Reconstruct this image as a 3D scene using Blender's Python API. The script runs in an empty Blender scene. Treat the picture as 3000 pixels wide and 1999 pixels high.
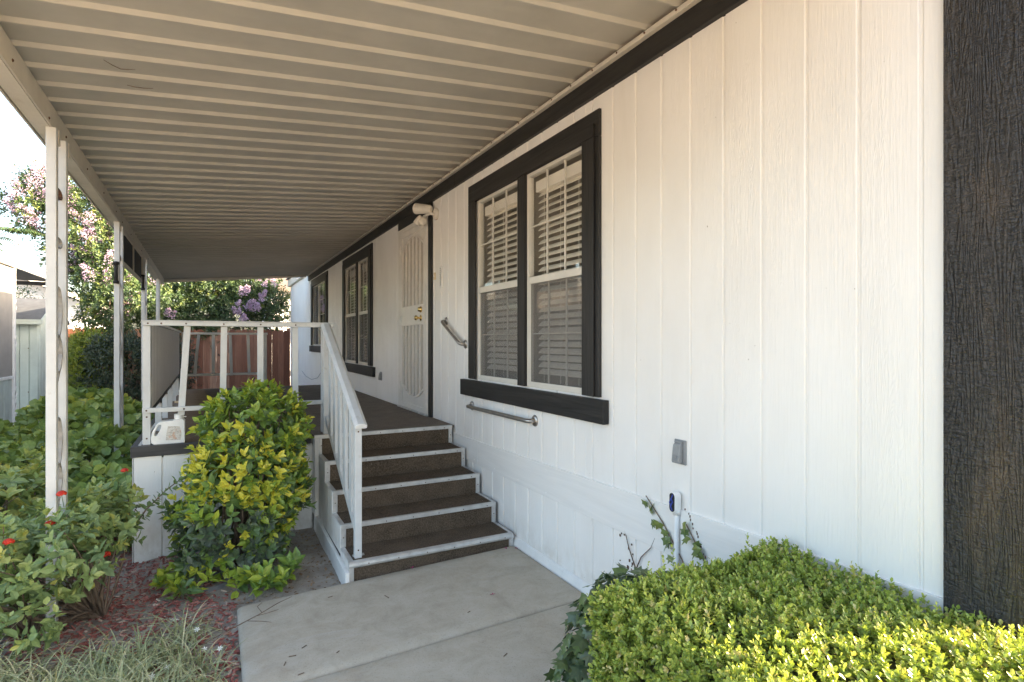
import bpy, math, random
import numpy as np
from mathutils import Vector, Matrix
from mathutils.bvhtree import BVHTree

random.seed(7)
rng = np.random.default_rng(11)
sc = bpy.context.scene
C = sc.collection
R = math.radians

# ------------------------------------------------------------------ camera
cam_d = bpy.data.cameras.new('camera')
cam_d.sensor_width = 36.0
cam_d.lens = 36.0 * 1636 / 3000
cam_d.clip_start = 0.05
cam_d.clip_end = 2000
cam = bpy.data.objects.new('camera', cam_d)
C.objects.link(cam)
CAM = Vector((0, 0, 1.6))
YAW = R(27.96)
cam.location = CAM
cam.rotation_euler = (R(90), 0, -YAW)
sc.camera = cam

# ------------------------------------------------------------------ world and sun
SUN_EL = R(17)
SUN_AZ = math.atan2(.9, -.43)          # direction of the sun: (sin, cos)
w = bpy.data.worlds.new('World')
sc.world = w
w.use_nodes = True
nt = w.node_tree
sky = nt.nodes.new('ShaderNodeTexSky')
sky.sky_type = 'NISHITA'
sky.sun_disc = False
sky.sun_elevation = SUN_EL
sky.sun_rotation = SUN_AZ
sky.air_density = 1.0
sky.dust_density = 4.0
sky.ozone_density = 0.7
nt.links.new(sky.outputs[0], nt.nodes['Background'].inputs[0])
nt.nodes['Background'].inputs[1].default_value = 0.15
sun_d = bpy.data.lights.new('sun', 'SUN')
sun_d.energy = 4.6
sun_d.angle = R(0.5)
sun_d.color = (1.0, 0.80, 0.55)
sun = bpy.data.objects.new('sun', sun_d)
C.objects.link(sun)
sd = Vector((math.sin(SUN_AZ) * math.cos(SUN_EL), math.cos(SUN_AZ) * math.cos(SUN_EL), math.sin(SUN_EL)))
sun.rotation_euler = (-sd).to_track_quat('-Z', 'Y').to_euler()
sun.location = (20, -10, 12)
sc.view_settings.view_transform = 'Standard'
sc.view_settings.look = 'None'
sc.view_settings.gamma = 1
sc.view_settings.use_curve_mapping = False
sc.view_settings.exposure = 2.7
sc.cycles.max_bounces = 10
sc.cycles.diffuse_bounces = 6
sc.cycles.transparent_max_bounces = 16
sc.cycles.use_denoising = True

# ------------------------------------------------------------------ helpers
WORLD_LOC = {}


class MB:
    def __init__(self):
        self.v = []
        self.f = []

    def poly(self, pts, faces):
        b = len(self.v)
        self.v += [tuple(p) for p in pts]
        self.f += [tuple(b + i for i in f) for f in faces]

    def box(self, x0, x1, y0, y1, z0, z1):
        p = [(x0, y0, z0), (x1, y0, z0), (x1, y1, z0), (x0, y1, z0), (x0, y0, z1), (x1, y0, z1), (x1, y1, z1), (x0, y1, z1)]
        self.poly(p, [(0, 3, 2, 1), (4, 5, 6, 7), (0, 1, 5, 4), (1, 2, 6, 5), (2, 3, 7, 6), (3, 0, 4, 7)])
        return self

    def prism(self, outline, axis, a, b):
        """outline: 2D points; axis 'x','y','z' is the extrusion axis from a to b"""
        n = len(outline)

        def mk(p, t):
            return {'x': (t, p[0], p[1]), 'y': (p[0], t, p[1]), 'z': (p[0], p[1], t)}[axis]
        pts = [mk(p, a) for p in outline] + [mk(p, b) for p in outline]
        fs = [tuple(range(n - 1, -1, -1)), tuple(range(n, 2 * n))]
        fs += [(i, (i + 1) % n, n + (i + 1) % n, n + i) for i in range(n)]
        self.poly(pts, fs)
        return self

    def beam(self, p, q, w, h, up=(0, 0, 1)):
        p = Vector(p); q = Vector(q)
        d = (q - p).normalized()
        s = d.cross(Vector(up)).normalized()
        u = s.cross(d).normalized()
        pts = []
        for e in (p, q):
            for a, b in ((-1, -1), (1, -1), (1, 1), (-1, 1)):
                pts.append(e + s * (a * w / 2) + u * (b * h / 2))
        self.poly(pts, [(3, 2, 1, 0), (4, 5, 6, 7), (0, 1, 5, 4), (1, 2, 6, 5), (2, 3, 7, 6), (3, 0, 4, 7)])
        return self

    def tube(self, pts, rad, n=8, caps=True):
        pts = [Vector(p) for p in pts]
        if not hasattr(rad, '__len__'):
            rad = [rad] * len(pts)
        b = len(self.v)
        ref = Vector((0.3, 0.9, 0.1))
        prev = None
        for i, p in enumerate(pts):
            d = (pts[min(i + 1, len(pts) - 1)] - pts[max(i - 1, 0)]).normalized()
            if prev is None:
                s = d.cross(ref)
                if s.length < .1:
                    s = d.cross(Vector((1, 0, 0)))
                s.normalize()
            else:
                s = (prev - d * prev.dot(d)).normalized()
            prev = s
            u = d.cross(s)
            for k in range(n):
                a = 2 * math.pi * k / n
                self.v.append(tuple(p + (s * math.cos(a) + u * math.sin(a)) * rad[i]))
        for i in range(len(pts) - 1):
            for k in range(n):
                a0 = b + i * n + k; a1 = b + i * n + (k + 1) % n
                self.f.append((a0, a1, a1 + n, a0 + n))
        if caps:
            self.f.append(tuple(b + k for k in range(n - 1, -1, -1)))
            e = b + (len(pts) - 1) * n
            self.f.append(tuple(e + k for k in range(n)))
        return self

    def lathe(self, prof, center, axis=(0, 0, 1), n=16):
        """prof: (r, t) along the axis"""
        a = Vector(axis).normalized()
        s = a.cross(Vector((0.2, 1, 0.3))).normalized()
        u = a.cross(s)
        c = Vector(center)
        b = len(self.v)
        for r, t in prof:
            for k in range(n):
                an = 2 * math.pi * k / n
                self.v.append(tuple(c + a * t + (s * math.cos(an) + u * math.sin(an)) * max(r, 1e-4)))
        for i in range(len(prof) - 1):
            for k in range(n):
                a0 = b + i * n + k; a1 = b + i * n + (k + 1) % n
                self.f.append((a0, a1, a1 + n, a0 + n))
        self.f.append(tuple(b + k for k in range(n - 1, -1, -1)))
        e = b + (len(prof) - 1) * n
        self.f.append(tuple(e + k for k in range(n)))
        return self


def mesh_from(name, mb, off=Vector((0, 0, 0))):
    me = bpy.data.meshes.new(name)
    me.from_pydata([(v[0] - off.x, v[1] - off.y, v[2] - off.z) for v in mb.v], [], mb.f)
    me.update()
    return me


def add(name, mb, mat, parent=None, loc=(0, 0, 0), smooth=False, bevel=0, label=None, recalc=False):
    """links mb (world coordinates) as one object with its origin at loc"""
    loc = Vector(loc)
    me = mb if isinstance(mb, bpy.types.Mesh) else mesh_from(name, mb, loc if not parent else Vector(WORLD_LOC[parent.name]))
    if mat and not me.materials:
        me.materials.append(mat)
    if smooth:
        me.shade_smooth()
    o = bpy.data.objects.new(name, me)
    C.objects.link(o)
    if parent:
        o.parent = parent
        WORLD_LOC[o.name] = tuple(WORLD_LOC[parent.name])
    else:
        o.location = loc
        WORLD_LOC[o.name] = tuple(loc)
    if bevel:
        m = o.modifiers.new('bevel', 'BEVEL')
        m.width = bevel; m.segments = 2; m.limit_method = 'ANGLE'; m.angle_limit = R(40)
        m.harden_normals = False
    if label:
        o['label'] = label
    return o


def put(name, me, mat, parent, wloc, rot=None, scale=None):
    """instance of a shared mesh at a world location under parent"""
    if mat and not me.materials:
        me.materials.append(mat)
    o = bpy.data.objects.new(name, me)
    C.objects.link(o)
    pl = WORLD_LOC[parent.name] if parent else (0, 0, 0)
    if parent:
        o.parent = parent
    o.location = (wloc[0] - pl[0], wloc[1] - pl[1], wloc[2] - pl[2])
    if rot: o.rotation_euler = rot
    if scale: o.scale = scale
    WORLD_LOC[o.name] = tuple(wloc)
    return o


def thing(name, label, cat, loc=(0, 0, 0), group=None, kind=None):
    o = bpy.data.objects.new(name, None)
    o.empty_display_size = .1
    C.objects.link(o)
    o.location = loc
    WORLD_LOC[o.name] = tuple(loc)
    return tag(o, label, cat, group, kind)


def tag(o, label=None, cat=None, group=None, kind=None):
    if label: o['label'] = label
    if cat: o['category'] = cat
    if group: o['group'] = group
    if kind: o['kind'] = kind
    return o


# ------------------------------------------------------------------ materials
def newmat(name):
    m = bpy.data.materials.new(name)
    m.use_nodes = True
    n = m.node_tree
    return m, n, n.nodes['Principled BSDF']


def pos_vec(n, scale, rot=None):
    g = n.nodes.new('ShaderNodeNewGeometry')
    mp = n.nodes.new('ShaderNodeMapping')
    mp.inputs['Scale'].default_value = scale
    n.links.new(g.outputs['Position'], mp.inputs['Vector'])
    return mp.outputs[0]


def noise(n, vec, scale=1, detail=4, rough=.5, dist=0):
    t = n.nodes.new('ShaderNodeTexNoise')
    t.inputs['Scale'].default_value = scale
    t.inputs['Detail'].default_value = detail
    t.inputs['Roughness'].default_value = rough
    t.inputs['Distortion'].default_value = dist
    n.links.new(vec, t.inputs['Vector'])
    return t.outputs['Fac']


def ramp(n, fac, stops):
    r = n.nodes.new('ShaderNodeValToRGB')
    cr = r.color_ramp
    while len(cr.elements) < len(stops):
        cr.elements.new(.5)
    for e, (p, c) in zip(cr.elements, stops):
        e.position = p
        e.color = (*c, 1) if len(c) == 3 else c
    n.links.new(fac, r.inputs[0])
    return r.outputs[0]


def bump(n, b, h, strength=.3, dist=.01, normal=None):
    bp = n.nodes.new('ShaderNodeBump')
    bp.inputs['Strength'].default_value = strength
    bp.inputs['Distance'].default_value = dist
    n.links.new(h, bp.inputs['Height'])
    if normal: n.links.new(normal, bp.inputs['Normal'])
    if b: n.links.new(bp.outputs[0], b.inputs['Normal'])
    return bp.outputs[0]


def mixc(n, fac, a, b, mode='MIX'):
    m = n.nodes.new('ShaderNodeMix')
    m.data_type = 'RGBA'
    m.blend_type = mode
    for i, s in ((0, fac), (6, a), (7, b)):
        if hasattr(s, 'is_linked') or hasattr(s, 'node'):
            n.links.new(s, m.inputs[i])
        else:
            m.inputs[i].default_value = s if i == 0 else (*s, 1)
    return m.outputs[2]


def mathn(n, op, a, b=None):
    m = n.nodes.new('ShaderNodeMath'); m.operation = op
    for i, s in ((0, a), (1, b)):
        if s is None: continue
        if hasattr(s, 'node'): n.links.new(s, m.inputs[i])
        else: m.inputs[i].default_value = s
    return m.outputs[0]


def m_paint(name, col, rough=.5, var=.06, nscale=6, metallic=0, bstr=.08, dirt=None, stretch=(1, 1, 1), spec=.5):
    m, n, b = newmat(name)
    v = pos_vec(n, stretch)
    f = noise(n, v, nscale, 5, .6)
    lo = tuple(max(0, c * (1 - var * 2.2)) for c in col)
    hi = tuple(min(1, c * (1 + var)) for c in col)
    c = ramp(n, f, [(.3, lo), (.65, hi)])
    if dirt:
        f2 = noise(n, v, nscale * 2.7, 8, .7)
        k = ramp(n, f2, [(.58, (0, 0, 0)), (.75, (1, 1, 1))])
        c = mixc(n, mathn(n, 'MULTIPLY', k, dirt[1]), c, dirt[0])
    n.links.new(c, b.inputs['Base Color'])
    b.inputs['Roughness'].default_value = rough
    b.inputs['Metallic'].default_value = metallic
    b.inputs['Specular IOR Level'].default_value = spec
    if bstr:
        bump(n, b, noise(n, v, nscale * 9, 4, .6), bstr, .004)
    return m


def m_woodpaint(name, col, axis='z', rough=.45, strength=.35, coarse=22, saw=0, var=.12, hi=None):
    """painted wood: long grain along the axis"""
    m, n, b = newmat(name)
    s = {'z': (1, 1, .055), 'y': (1, .055, 1), 'x': (.055, 1, 1)}[axis]
    v = pos_vec(n, s)
    g1 = noise(n, v, coarse, 3, .55, 1.2)
    g2 = noise(n, v, coarse * 4.5, 3, .5, .4)
    h = mathn(n, 'ADD', mathn(n, 'MULTIPLY', g1, .7), mathn(n, 'MULTIPLY', g2, .35))
    if saw:
        s2 = {'z': (.18, .18, 1), 'y': (.25, 1, .25), 'x': (1, .25, .25)}[axis]
        h = mathn(n, 'ADD', h, mathn(n, 'MULTIPLY', noise(n, pos_vec(n, s2), 110, 2, .5, .8), saw))
    lo = tuple(c * (1 - var) for c in col)
    c = ramp(n, g1, [(.3, lo), (.7, hi or tuple(min(1, x * (1 + var * .5)) for x in col))])
    n.links.new(c, b.inputs['Base Color'])
    b.inputs['Roughness'].default_value = rough
    bump(n, b, h, strength, .006)
    return m


M = {}
# siding: cathedral grain by wave rings + fine grain
m, n, b = newmat('siding_paint')
v = pos_vec(n, (1, 1, .09))
g1 = noise(n, v, 26, 2, .45, 2.2)
g2 = noise(n, pos_vec(n, (1, 1, .05)), 120, 2, .5)
wv = n.nodes.new('ShaderNodeMath'); wv.operation = 'SINE'
n.links.new(mathn(n, 'MULTIPLY', g1, 46), wv.inputs[0])
msk = ramp(n, noise(n, pos_vec(n, (1, 1, .3)), 2.1, 2), [(.42, (0, 0, 0)), (.6, (1, 1, 1))])
h = mathn(n, 'ADD', mathn(n, 'MULTIPLY', mathn(n, 'MULTIPLY', wv.outputs[0], msk), .16), mathn(n, 'MULTIPLY', g2, .75))
bump(n, b, h, .36, .006)
c = ramp(n, noise(n, pos_vec(n, (1, 1, .6)), 3, 5), [(.3, (.80, .775, .74)), (.7, (.85, .83, .80))])
sp = noise(n, pos_vec(n, (1, 1, 1)), 60, 2, .4)
c = mixc(n, mathn(n, 'GREATER_THAN', sp, .815), c, (.4, .36, .31))
sx = n.nodes.new('ShaderNodeSeparateXYZ')
gg = n.nodes.new('ShaderNodeNewGeometry')
n.links.new(gg.outputs['Position'], sx.inputs[0])
mr = n.nodes.new('ShaderNodeMapRange')          # soil splash along the foot of the wall
mr.inputs['From Min'].default_value = .30; mr.inputs['From Max'].default_value = -.05
n.links.new(sx.outputs[2], mr.inputs[0])
spl = ramp(n, noise(n, pos_vec(n, (1, 1, .7)), 9, 7, .7), [(.42, (0, 0, 0)), (.72, (.75, .75, .75))])
c = mixc(n, mathn(n, 'MULTIPLY', spl, mr.outputs[0]), c, (.50, .43, .34))
drt = ramp(n, noise(n, pos_vec(n, (1, 1, .12)), 5, 6, .65), [(.56, (0, 0, 0)), (.8, (.22, .22, .22))])
c = mixc(n, drt, c, (.62, .57, .49))
n.links.new(c, b.inputs['Base Color'])
b.inputs['Roughness'].default_value = .55
M['siding'] = m
M['white'] = m_paint('white_paint', (.80, .79, .765), .45, .04, 5, dirt=((.45, .41, .35), .5))
M['white_wood'] = m_woodpaint('white_wood_paint', (.80, .78, .75), 'y', .5, .2, 20, var=.05)
M['rail'] = m_paint('railing_paint', (.60, .61, .605), .4, .04, 7, dirt=((.40, .36, .3), .55))
M['pan'] = m_paint('carport_cream_enamel', (.425, .405, .36), .42, .05, 2.5, dirt=((.42, .38, .32), .35), bstr=.02)
M['beam'] = m_paint('carport_beam_paint', (.60, .555, .48), .45, .05, 5, dirt=((.40, .33, .26), .5))
M['black_v'] = m_woodpaint('black_stain_vertical', (.010, .0098, .0098), 'z', .55, .7, 26, .0, .5, (.022, .020, .019))
M['black_h'] = m_woodpaint('black_stain_horizontal', (.010, .0098, .0098), 'y', .55, .6, 26, .0, .5, (.022, .020, .019))
M['black_hx'] = m_woodpaint('black_stain_cross', (.03, .03, .032), 'x', .5, .4, 26, .0, .4, (.05, .05, .055))
# rough sawn corner board
m, n, b = newmat('rough_sawn_black')
v = pos_vec(n, (1, 1, .085))
g1 = noise(n, v, 22, 2, .4, 1.5)
sn = n.nodes.new('ShaderNodeMath'); sn.operation = 'SINE'
n.links.new(mathn(n, 'MULTIPLY', g1, 44), sn.inputs[0])
saw = noise(n, pos_vec(n, (.30, .30, 1)), 105, 2, .5, 1.4)
fine = noise(n, pos_vec(n, (1, 1, .25)), 160, 3, .6)
h = mathn(n, 'ADD', mathn(n, 'MULTIPLY', sn.outputs[0], .17), mathn(n, 'ADD', mathn(n, 'MULTIPLY', saw, 1.25), mathn(n, 'MULTIPLY', fine, .8)))
bump(n, b, h, .95, .007)
c = ramp(n, noise(n, pos_vec(n, (1, 1, .22)), 7, 5, .65), [(.35, (.022, .021, .021)), (.52, (.034, .031, .029)), (.70, (.075, .056, .040))])
n.links.new(c, b.inputs['Base Color'])
b.inputs['Roughness'].default_value = .38
M['rough_black'] = m
M['alu'] = m_paint('mill_aluminium', (.66, .655, .64), .38, .1, 9, metallic=.55, dirt=((.3, .27, .24), .6))
M['steel'] = m_paint('brushed_steel', (.40, .375, .35), .3, .08, 20, metallic=.9, bstr=.03)
M['brass'] = m_paint('polished_brass', (.78, .55, .22), .22, .05, 9, metallic=1, bstr=0)
M['grey_plastic'] = m_paint('grey_cover_paint', (.27, .275, .28), .45, .08, 15)
M['cream'] = m_paint('cream_paint', (.70, .655, .58), .5, .05, 6)
M['door'] = m_paint('security_door_paint', (.72, .69, .635), .45, .04, 6)
M['door_screen'] = m_paint('door_screen_mesh', (.47, .43, .375), .6, .08, 40)
M['beige_plastic'] = m_paint('yellowed_plastic', (.62, .50, .33), .4, .05, 9)
M['dark'] = m_paint('dark_void', (.02, .02, .02), .8, .1, 5, bstr=0)
M['rust'] = m_paint('rusty_brown', (.11, .055, .03), .8, .3, 14)
M['scroll'] = m_paint('shadowed_scroll_paint', (.36, .34, .31), .5, .15, 20)  # darker than the uprights, standing in for the scrolls' shadow outlines
M['foam'] = m_paint('brown_foam_seal', (.34, .20, .12), .9, .25, 14)
M['vinyl'] = m_paint('window_vinyl', (.66, .63, .57), .35, .03, 6, bstr=0)
M['blind'] = m_paint('blind_slat_white', (.90, .86, .78), .4, .03, 6, bstr=0)
M['room'] = m_paint('room_wall', (.42, .38, .32), .8, .1, 3, bstr=0)


def m_carpet(name, a, bcol, top=False):
    m, n, b = newmat(name)
    v = pos_vec(n, (1, 1, 1))
    f = noise(n, v, 95, 3, .75)
    f2 = noise(n, v, 7, 5, .6)
    c = ramp(n, f, [(.36, a), (.5, tuple((x + y) / 2 for x, y in zip(a, bcol))), (.66, bcol)])
    c = mixc(n, ramp(n, f2, [(.3, (.0, .0, .0)), (.8, (.55, .55, .55))]), c, tuple(x * 1.25 for x in bcol))
    sp = noise(n, v, 42, 1, .4)
    c = mixc(n, mathn(n, 'GREATER_THAN', sp, .80), c, (.4, .36, .3))
    n.links.new(c, b.inputs['Base Color'])
    b.inputs['Roughness'].default_value = .95
    b.inputs['Specular IOR Level'].default_value = .15
    bump(n, b, f, .8, .006)
    return m


M['carpet'] = m_carpet('brown_outdoor_carpet', (.030, .022, .015), (.15, .112, .080))
M['carpet_deck'] = m_carpet('deck_carpet', (.085, .068, .054), (.22, .182, .146))

# concrete
m, n, b = newmat('concrete')
v = pos_vec(n, (1, 1, 1))
f = noise(n, v, 5.5, 10, .72, .4)
c = ramp(n, f, [(.28, (.345, .295, .225)), (.5, (.44, .39, .31)), (.72, (.50, .455, .38))])
f2 = noise(n, pos_vec(n, (.8, 1.6, 1)), 1.6, 5, .6, 1.2)
c = mixc(n, ramp(n, f2, [(.5, (0, 0, 0)), (.75, (.40, .40, .40))]), c, (.34, .265, .18))
f3 = noise(n, pos_vec(n, (1, 2.4, 1)), 1.1, 7, .55, .8)
c = mixc(n, ramp(n, f3, [(.62, (0, 0, 0)), (.68, (.45, .45, .45))]), c, (.50, .47, .42))
sp = noise(n, v, 130, 2, .6)
c = mixc(n, mathn(n, 'MULTIPLY', ramp(n, sp, [(.3, (1, 1, 1)), (.42, (0, 0, 0))]), .35), c, (.16, .14, .12))
n.links.new(c, b.inputs['Base Color'])
b.inputs['Roughness'].default_value = .8
bump(n, b, noise(n, v, 70, 6, .65), .22, .006)
M['concrete'] = m

# soil
m, n, b = newmat('soil')
v = pos_vec(n, (1, 1, 1))
c = ramp(n, noise(n, v, 9, 8, .65), [(.3, (.25, .21, .175)), (.55, (.37, .325, .275)), (.75, (.47, .425, .365))])
n.links.new(c, b.inputs['Base Color'])
b.inputs['Roughness'].default_value = .95
bump(n, b, noise(n, v, 34, 7, .7), .9, .02)
M['soil'] = m


def m_tint(name, stops, rough=.45, trans=0., spec=.5, attr='tint', bumpy=False):
    """colour from the piece's own tint attribute"""
    m, n, b = newmat(name)
    a = n.nodes.new('ShaderNodeAttribute'); a.attribute_name = attr
    c = ramp(n, a.outputs['Fac'], stops)
    v = pos_vec(n, (1, 1, 1))
    f = noise(n, v, 60, 3, .5)
    c = mixc(n, .35, c, ramp(n, f, [(.3, (.55, .55, .55)), (.7, (1.35, 1.35, 1.35))]), 'MULTIPLY')
    n.links.new(c, b.inputs['Base Color'])
    b.inputs['Roughness'].default_value = rough
    b.inputs['Specular IOR Level'].default_value = spec
    if bumpy: bump(n, b, f, .5, .004)
    if trans:
        tr = n.nodes.new('ShaderNodeBsdfTranslucent')
        tc = mixc(n, 1.0, c, (1.25, 1.2, .55), 'MULTIPLY')
        n.links.new(tc, tr.inputs['Color'])
        mx = n.nodes.new('ShaderNodeMixShader')
        mx.inputs[0].default_value = trans
        n.links.new(b.outputs[0], mx.inputs[1]); n.links.new(tr.outputs[0], mx.inputs[2])
        n.links.new(mx.outputs[0], n.nodes['Material Output'].inputs[0])
    return m


M['leaf_shrub'] = m_tint('variegated_privet_leaf', [(0, (.105, .135, .098)), (.3, (.13, .21, .075)), (.55, (.24, .36, .055)), (.78, (.47, .50, .06)), (1, (.72, .64, .08))], .38, .25)
M['leaf_box'] = m_tint('boxwood_leaf', [(0, (.14, .20, .04)), (.5, (.31, .40, .075)), (.85, (.47, .50, .10)), (1, (.55, .48, .2))], .32, .25)
M['leaf_lantana'] = m_tint('lantana_leaf', [(0, (.125, .19, .09)), (.5, (.235, .325, .13)), (.85, (.36, .41, .13)), (1, (.50, .42, .09))], .5, .25)
M['leaf_geranium'] = m_tint('geranium_leaf', [(0, (.12, .195, .07)), (.5, (.245, .34, .10)), (.85, (.42, .46, .11)), (1, (.58, .56, .12))], .5, .25)
M['leaf_ivy'] = m_tint('ivy_leaf', [(0, (.055, .085, .045)), (.5, (.11, .165, .06)), (1, (.24, .28, .07))], .35, .15)
M['leaf_tree'] = m_tint('myrtle_leaf', [(0, (.034, .062, .030)), (.5, (.070, .12, .042)), (1, (.16, .19, .045))], .42, .18)
M['leaf_dark'] = m_tint('dark_shrub_leaf', [(0, (.030, .048, .030)), (.6, (.060, .085, .045)), (1, (.13, .15, .08))], .45, .2)
M['leaf_bright'] = m_tint('bright_shrub_leaf', [(0, (.075, .12, .02)), (.5, (.17, .24, .03)), (1, (.34, .36, .05))], .45, .3)
M['petal'] = m_tint('myrtle_blossom', [(0, (.33, .23, .36)), (.5, (.47, .34, .49)), (1, (.64, .48, .60))], .7, .15)
M['red_flower'] = m_tint('red_blossom', [(0, (.45, .012, .01)), (1, (.66, .05, .015))], .6, .15)
M['magenta'] = m_tint('magenta_bract', [(0, (.24, .010, .10)), (1, (.45, .04, .20))], .6, .3)
M['grass'] = m_tint('striped_lily_turf', [(0, (.16, .20, .075)), (.5, (.35, .38, .20)), (.8, (.60, .58, .38)), (1, (.52, .44, .25))], .5, .2)
M['chip'] = m_tint('mulch_chip', [(0, (.18, .058, .047)), (.35, (.31, .11, .09)), (.6, (.38, .17, .14)), (.8, (.46, .35, .28)), (1, (.64, .56, .47))], .9, 0, .2, bumpy=True)
M['stone'] = m_tint('pebble', [(0, (.16, .12, .09)), (.5, (.27, .21, .15)), (1, (.36, .30, .24))], .8, 0, .3, bumpy=True)
M['white_flower'] = m_tint('white_blossom', [(0, (.75, .75, .72)), (1, (.85, .85, .82))], .6, .2)
M['dead_leaf'] = m_tint('dry_leaf', [(0, (.16, .09, .05)), (.6, (.28, .18, .11)), (1, (.40, .30, .20))], .8, .1)
M['bark'] = m_woodpaint('bark', (.17, .125, .09), 'z', .85, .6, 30, var=.4)
M['twig'] = m_paint('dry_twig_bark', (.16, .115, .08), .85, .2, 30)
# fence wood: tint per board through object random
m, n, b = newmat('redwood_fence')
oi = n.nodes.new('ShaderNodeObjectInfo')
c0 = ramp(n, oi.outputs['Random'], [(0, (.16, .058, .030)), (.45, (.23, .092, .052)), (.8, (.30, .145, .088)), (1, (.38, .22, .145))])
g = noise(n, pos_vec(n, (1, 1, .06)), 32, 4, .6, 1.0)
c1 = mixc(n, .7, c0, ramp(n, g, [(.3, (.5, .45, .42)), (.7, (1.3, 1.3, 1.3))]), 'MULTIPLY')
kn = noise(n, pos_vec(n, (1, 1, .55)), 6.5, 1, .3)
c1 = mixc(n, ramp(n, kn, [(.74, (0, 0, 0)), (.79, (.9, .9, .9))]), c1, (.022, .010, .007))
n.links.new(c1, b.inputs['Base Color'])
b.inputs['Roughness'].default_value = .75
bump(n, b, g, .4, .006)
M['fence'] = m

# glass and screens
m, n, b = newmat('window_glass')
fr = n.nodes.new('ShaderNodeFresnel')
gm = n.nodes.new('ShaderNodeNewGeometry')
# leaving a pane must reflect as little as entering it
n.links.new(mathn(n, 'ADD', mathn(n, 'MULTIPLY', gm.outputs['Backfacing'], 1 / 1.5 - 1.5), 1.5), fr.inputs[0])
tp = n.nodes.new('ShaderNodeBsdfTransparent'); tp.inputs[0].default_value = (.985, .985, .98, 1)
gl = n.nodes.new('ShaderNodeBsdfGlossy'); gl.inputs['Roughness'].default_value = .015
mx = n.nodes.new('ShaderNodeMixShader')
n.links.new(fr.outputs[0], mx.inputs[0]); n.links.new(tp.outputs[0], mx.inputs[1]); n.links.new(gl.outputs[0], mx.inputs[2])
n.links.new(mx.outputs[0], n.nodes['Material Output'].inputs[0])
M['glass'] = m
m, n, b = newmat('insect_screen')
tp = n.nodes.new('ShaderNodeBsdfTransparent')
b.inputs['Base Color'].default_value = (.20, .19, .18, 1); b.inputs['Roughness'].default_value = .7
mx = n.nodes.new('ShaderNodeMixShader'); mx.inputs[0].default_value = .30
n.links.new(tp.outputs[0], mx.inputs[1]); n.links.new(b.outputs[0], mx.inputs[2])
n.links.new(mx.outputs[0], n.nodes['Material Output'].inputs[0])
M['screen'] = m
M['shade_mesh'] = m_paint('black_shade_mesh', (.016, .017, .019), .75, .2, 30)

W = 2.06                                        # plane of the house wall
GY = [2.412 + .2022 * 0]                        # a known groove


def gz(x, y):
    """ground height"""
    t = min(1, max(0, (x + .9) / 1.1))
    base = -.135 + .075 * t * t * (3 - 2 * t)
    if y < 2.6: base += .0
    return base + .012 * math.sin(x * 5.1 + y * 3.3) * math.sin(y * 4.2 - x * 2)


# ------------------------------------------------------------------ ground
def lines(lo, hi, step, far):
    a = list(np.arange(lo, hi + 1e-6, step))
    return [-x for x in reversed(far)] + a + list(far)


xs = [-900, -300, -100, -40, -20, -12, -8] + list(np.arange(-5, 2.61, .1)) + [4, 8, 12, 20, 40, 100, 300, 900]
ys = [-900, -300, -100, -40, -15, -6, -3, 0] + list(np.arange(1.5, 9, .1)) + list(np.arange(9, 20, .5)) + [25, 32, 45, 100, 300, 900]
mb = MB()
for y in ys:
    for x in xs:
        z = gz(x, y) if (-5 < x < 2.6 and 1.5 < y < 9) else -.12
        mb.v.append((x, y, z + (0.006 * math.sin(x * 31 + y * 17) if -5 < x < 2.6 else 0)))
nx = len(xs)
for j in range(len(ys) - 1):
    for i in range(nx - 1):
        a = j * nx + i
        mb.f.append((a, a + 1, a + nx + 1, a + nx))
tag(add('ground', mb, M['soil'], smooth=True), 'bare grey brown soil of the front yard', None, kind='structure')

# driveway behind the viewpoint, unseen, added to bounce warm sunlight
tag(add('bounce_driveway', MB().box(-9, 14, -14, -.9, -.3, -.02), m_paint('tan_bounce_ground', (.52, .42, .30), .85, .08, 3), bevel=.01), 'unseen pale concrete driveway in front of the house', None, kind='structure')

# ------------------------------------------------------------------ walkway
wk = thing('walkway', 'pale concrete walkway leading to the carpeted steps', None, (1, 3, 0), kind='structure')


def slab_z(x): return .026 * (x - .8)


def slab(x0, x1, y0, y1):
    b = .03
    nxx = 12
    q = MB()
    X = [x0, x0 + b * .35, x0 + b] + list(np.linspace(x0 + .1, x1 - .1, nxx)) + [x1 - b, x1 - b * .35, x1]
    Y = [y0, y0 + b * .3, y0 + b] + list(np.linspace(y0 + .1, y1 - .1, 8)) + [y1 - b, y1 - b * .3, y1]

    def drop(t, a, c):
        d = min(t - a, c - t)
        return 0 if d >= b * .99 else b * .55 * (1 - d / b) ** 2
    for y in Y:
        for x in X:
            q.v.append((x, y, slab_z(x) - drop(x, x0, x1) - drop(y, y0, y1)))
    n_ = len(X)
    for j in range(len(Y) - 1):
        for i in range(n_ - 1):
            a = j * n_ + i
            q.f.append((a, a + 1, a + n_ + 1, a + n_))
    # skirt
    rim = [i for i in range(n_)] + [j * n_ + n_ - 1 for j in range(1, len(Y))] + [(len(Y) - 1) * n_ + i for i in range(n_ - 2, -1, -1)] + [j * n_ for j in range(len(Y) - 2, 0, -1)]
    bse = len(q.v)
    for r in rim:
        x, y, z = q.v[r]
        q.v.append((x, y, -.2))
    L = len(rim)
    for k in range(L):
        q.f.append((rim[k], bse + k, bse + (k + 1) % L, rim[(k + 1) % L]))
    q.f.append(tuple(bse + k for k in range(L)))
    return q


for (x0, x1, y0, y1) in ((.115, 2.035, 2.826, 3.808), (.125, 2.035, 1.83, 2.818), (.13, 1.10, .83, 1.822), (.13, 1.10, -.88, .822)):
    o = add('concrete_panel', slab(x0, x1, y0, y1 - .005), M['concrete'], wk)
    o.data.shade_smooth()
    o.data.set_sharp_from_angle(angle=R(50))

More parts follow.
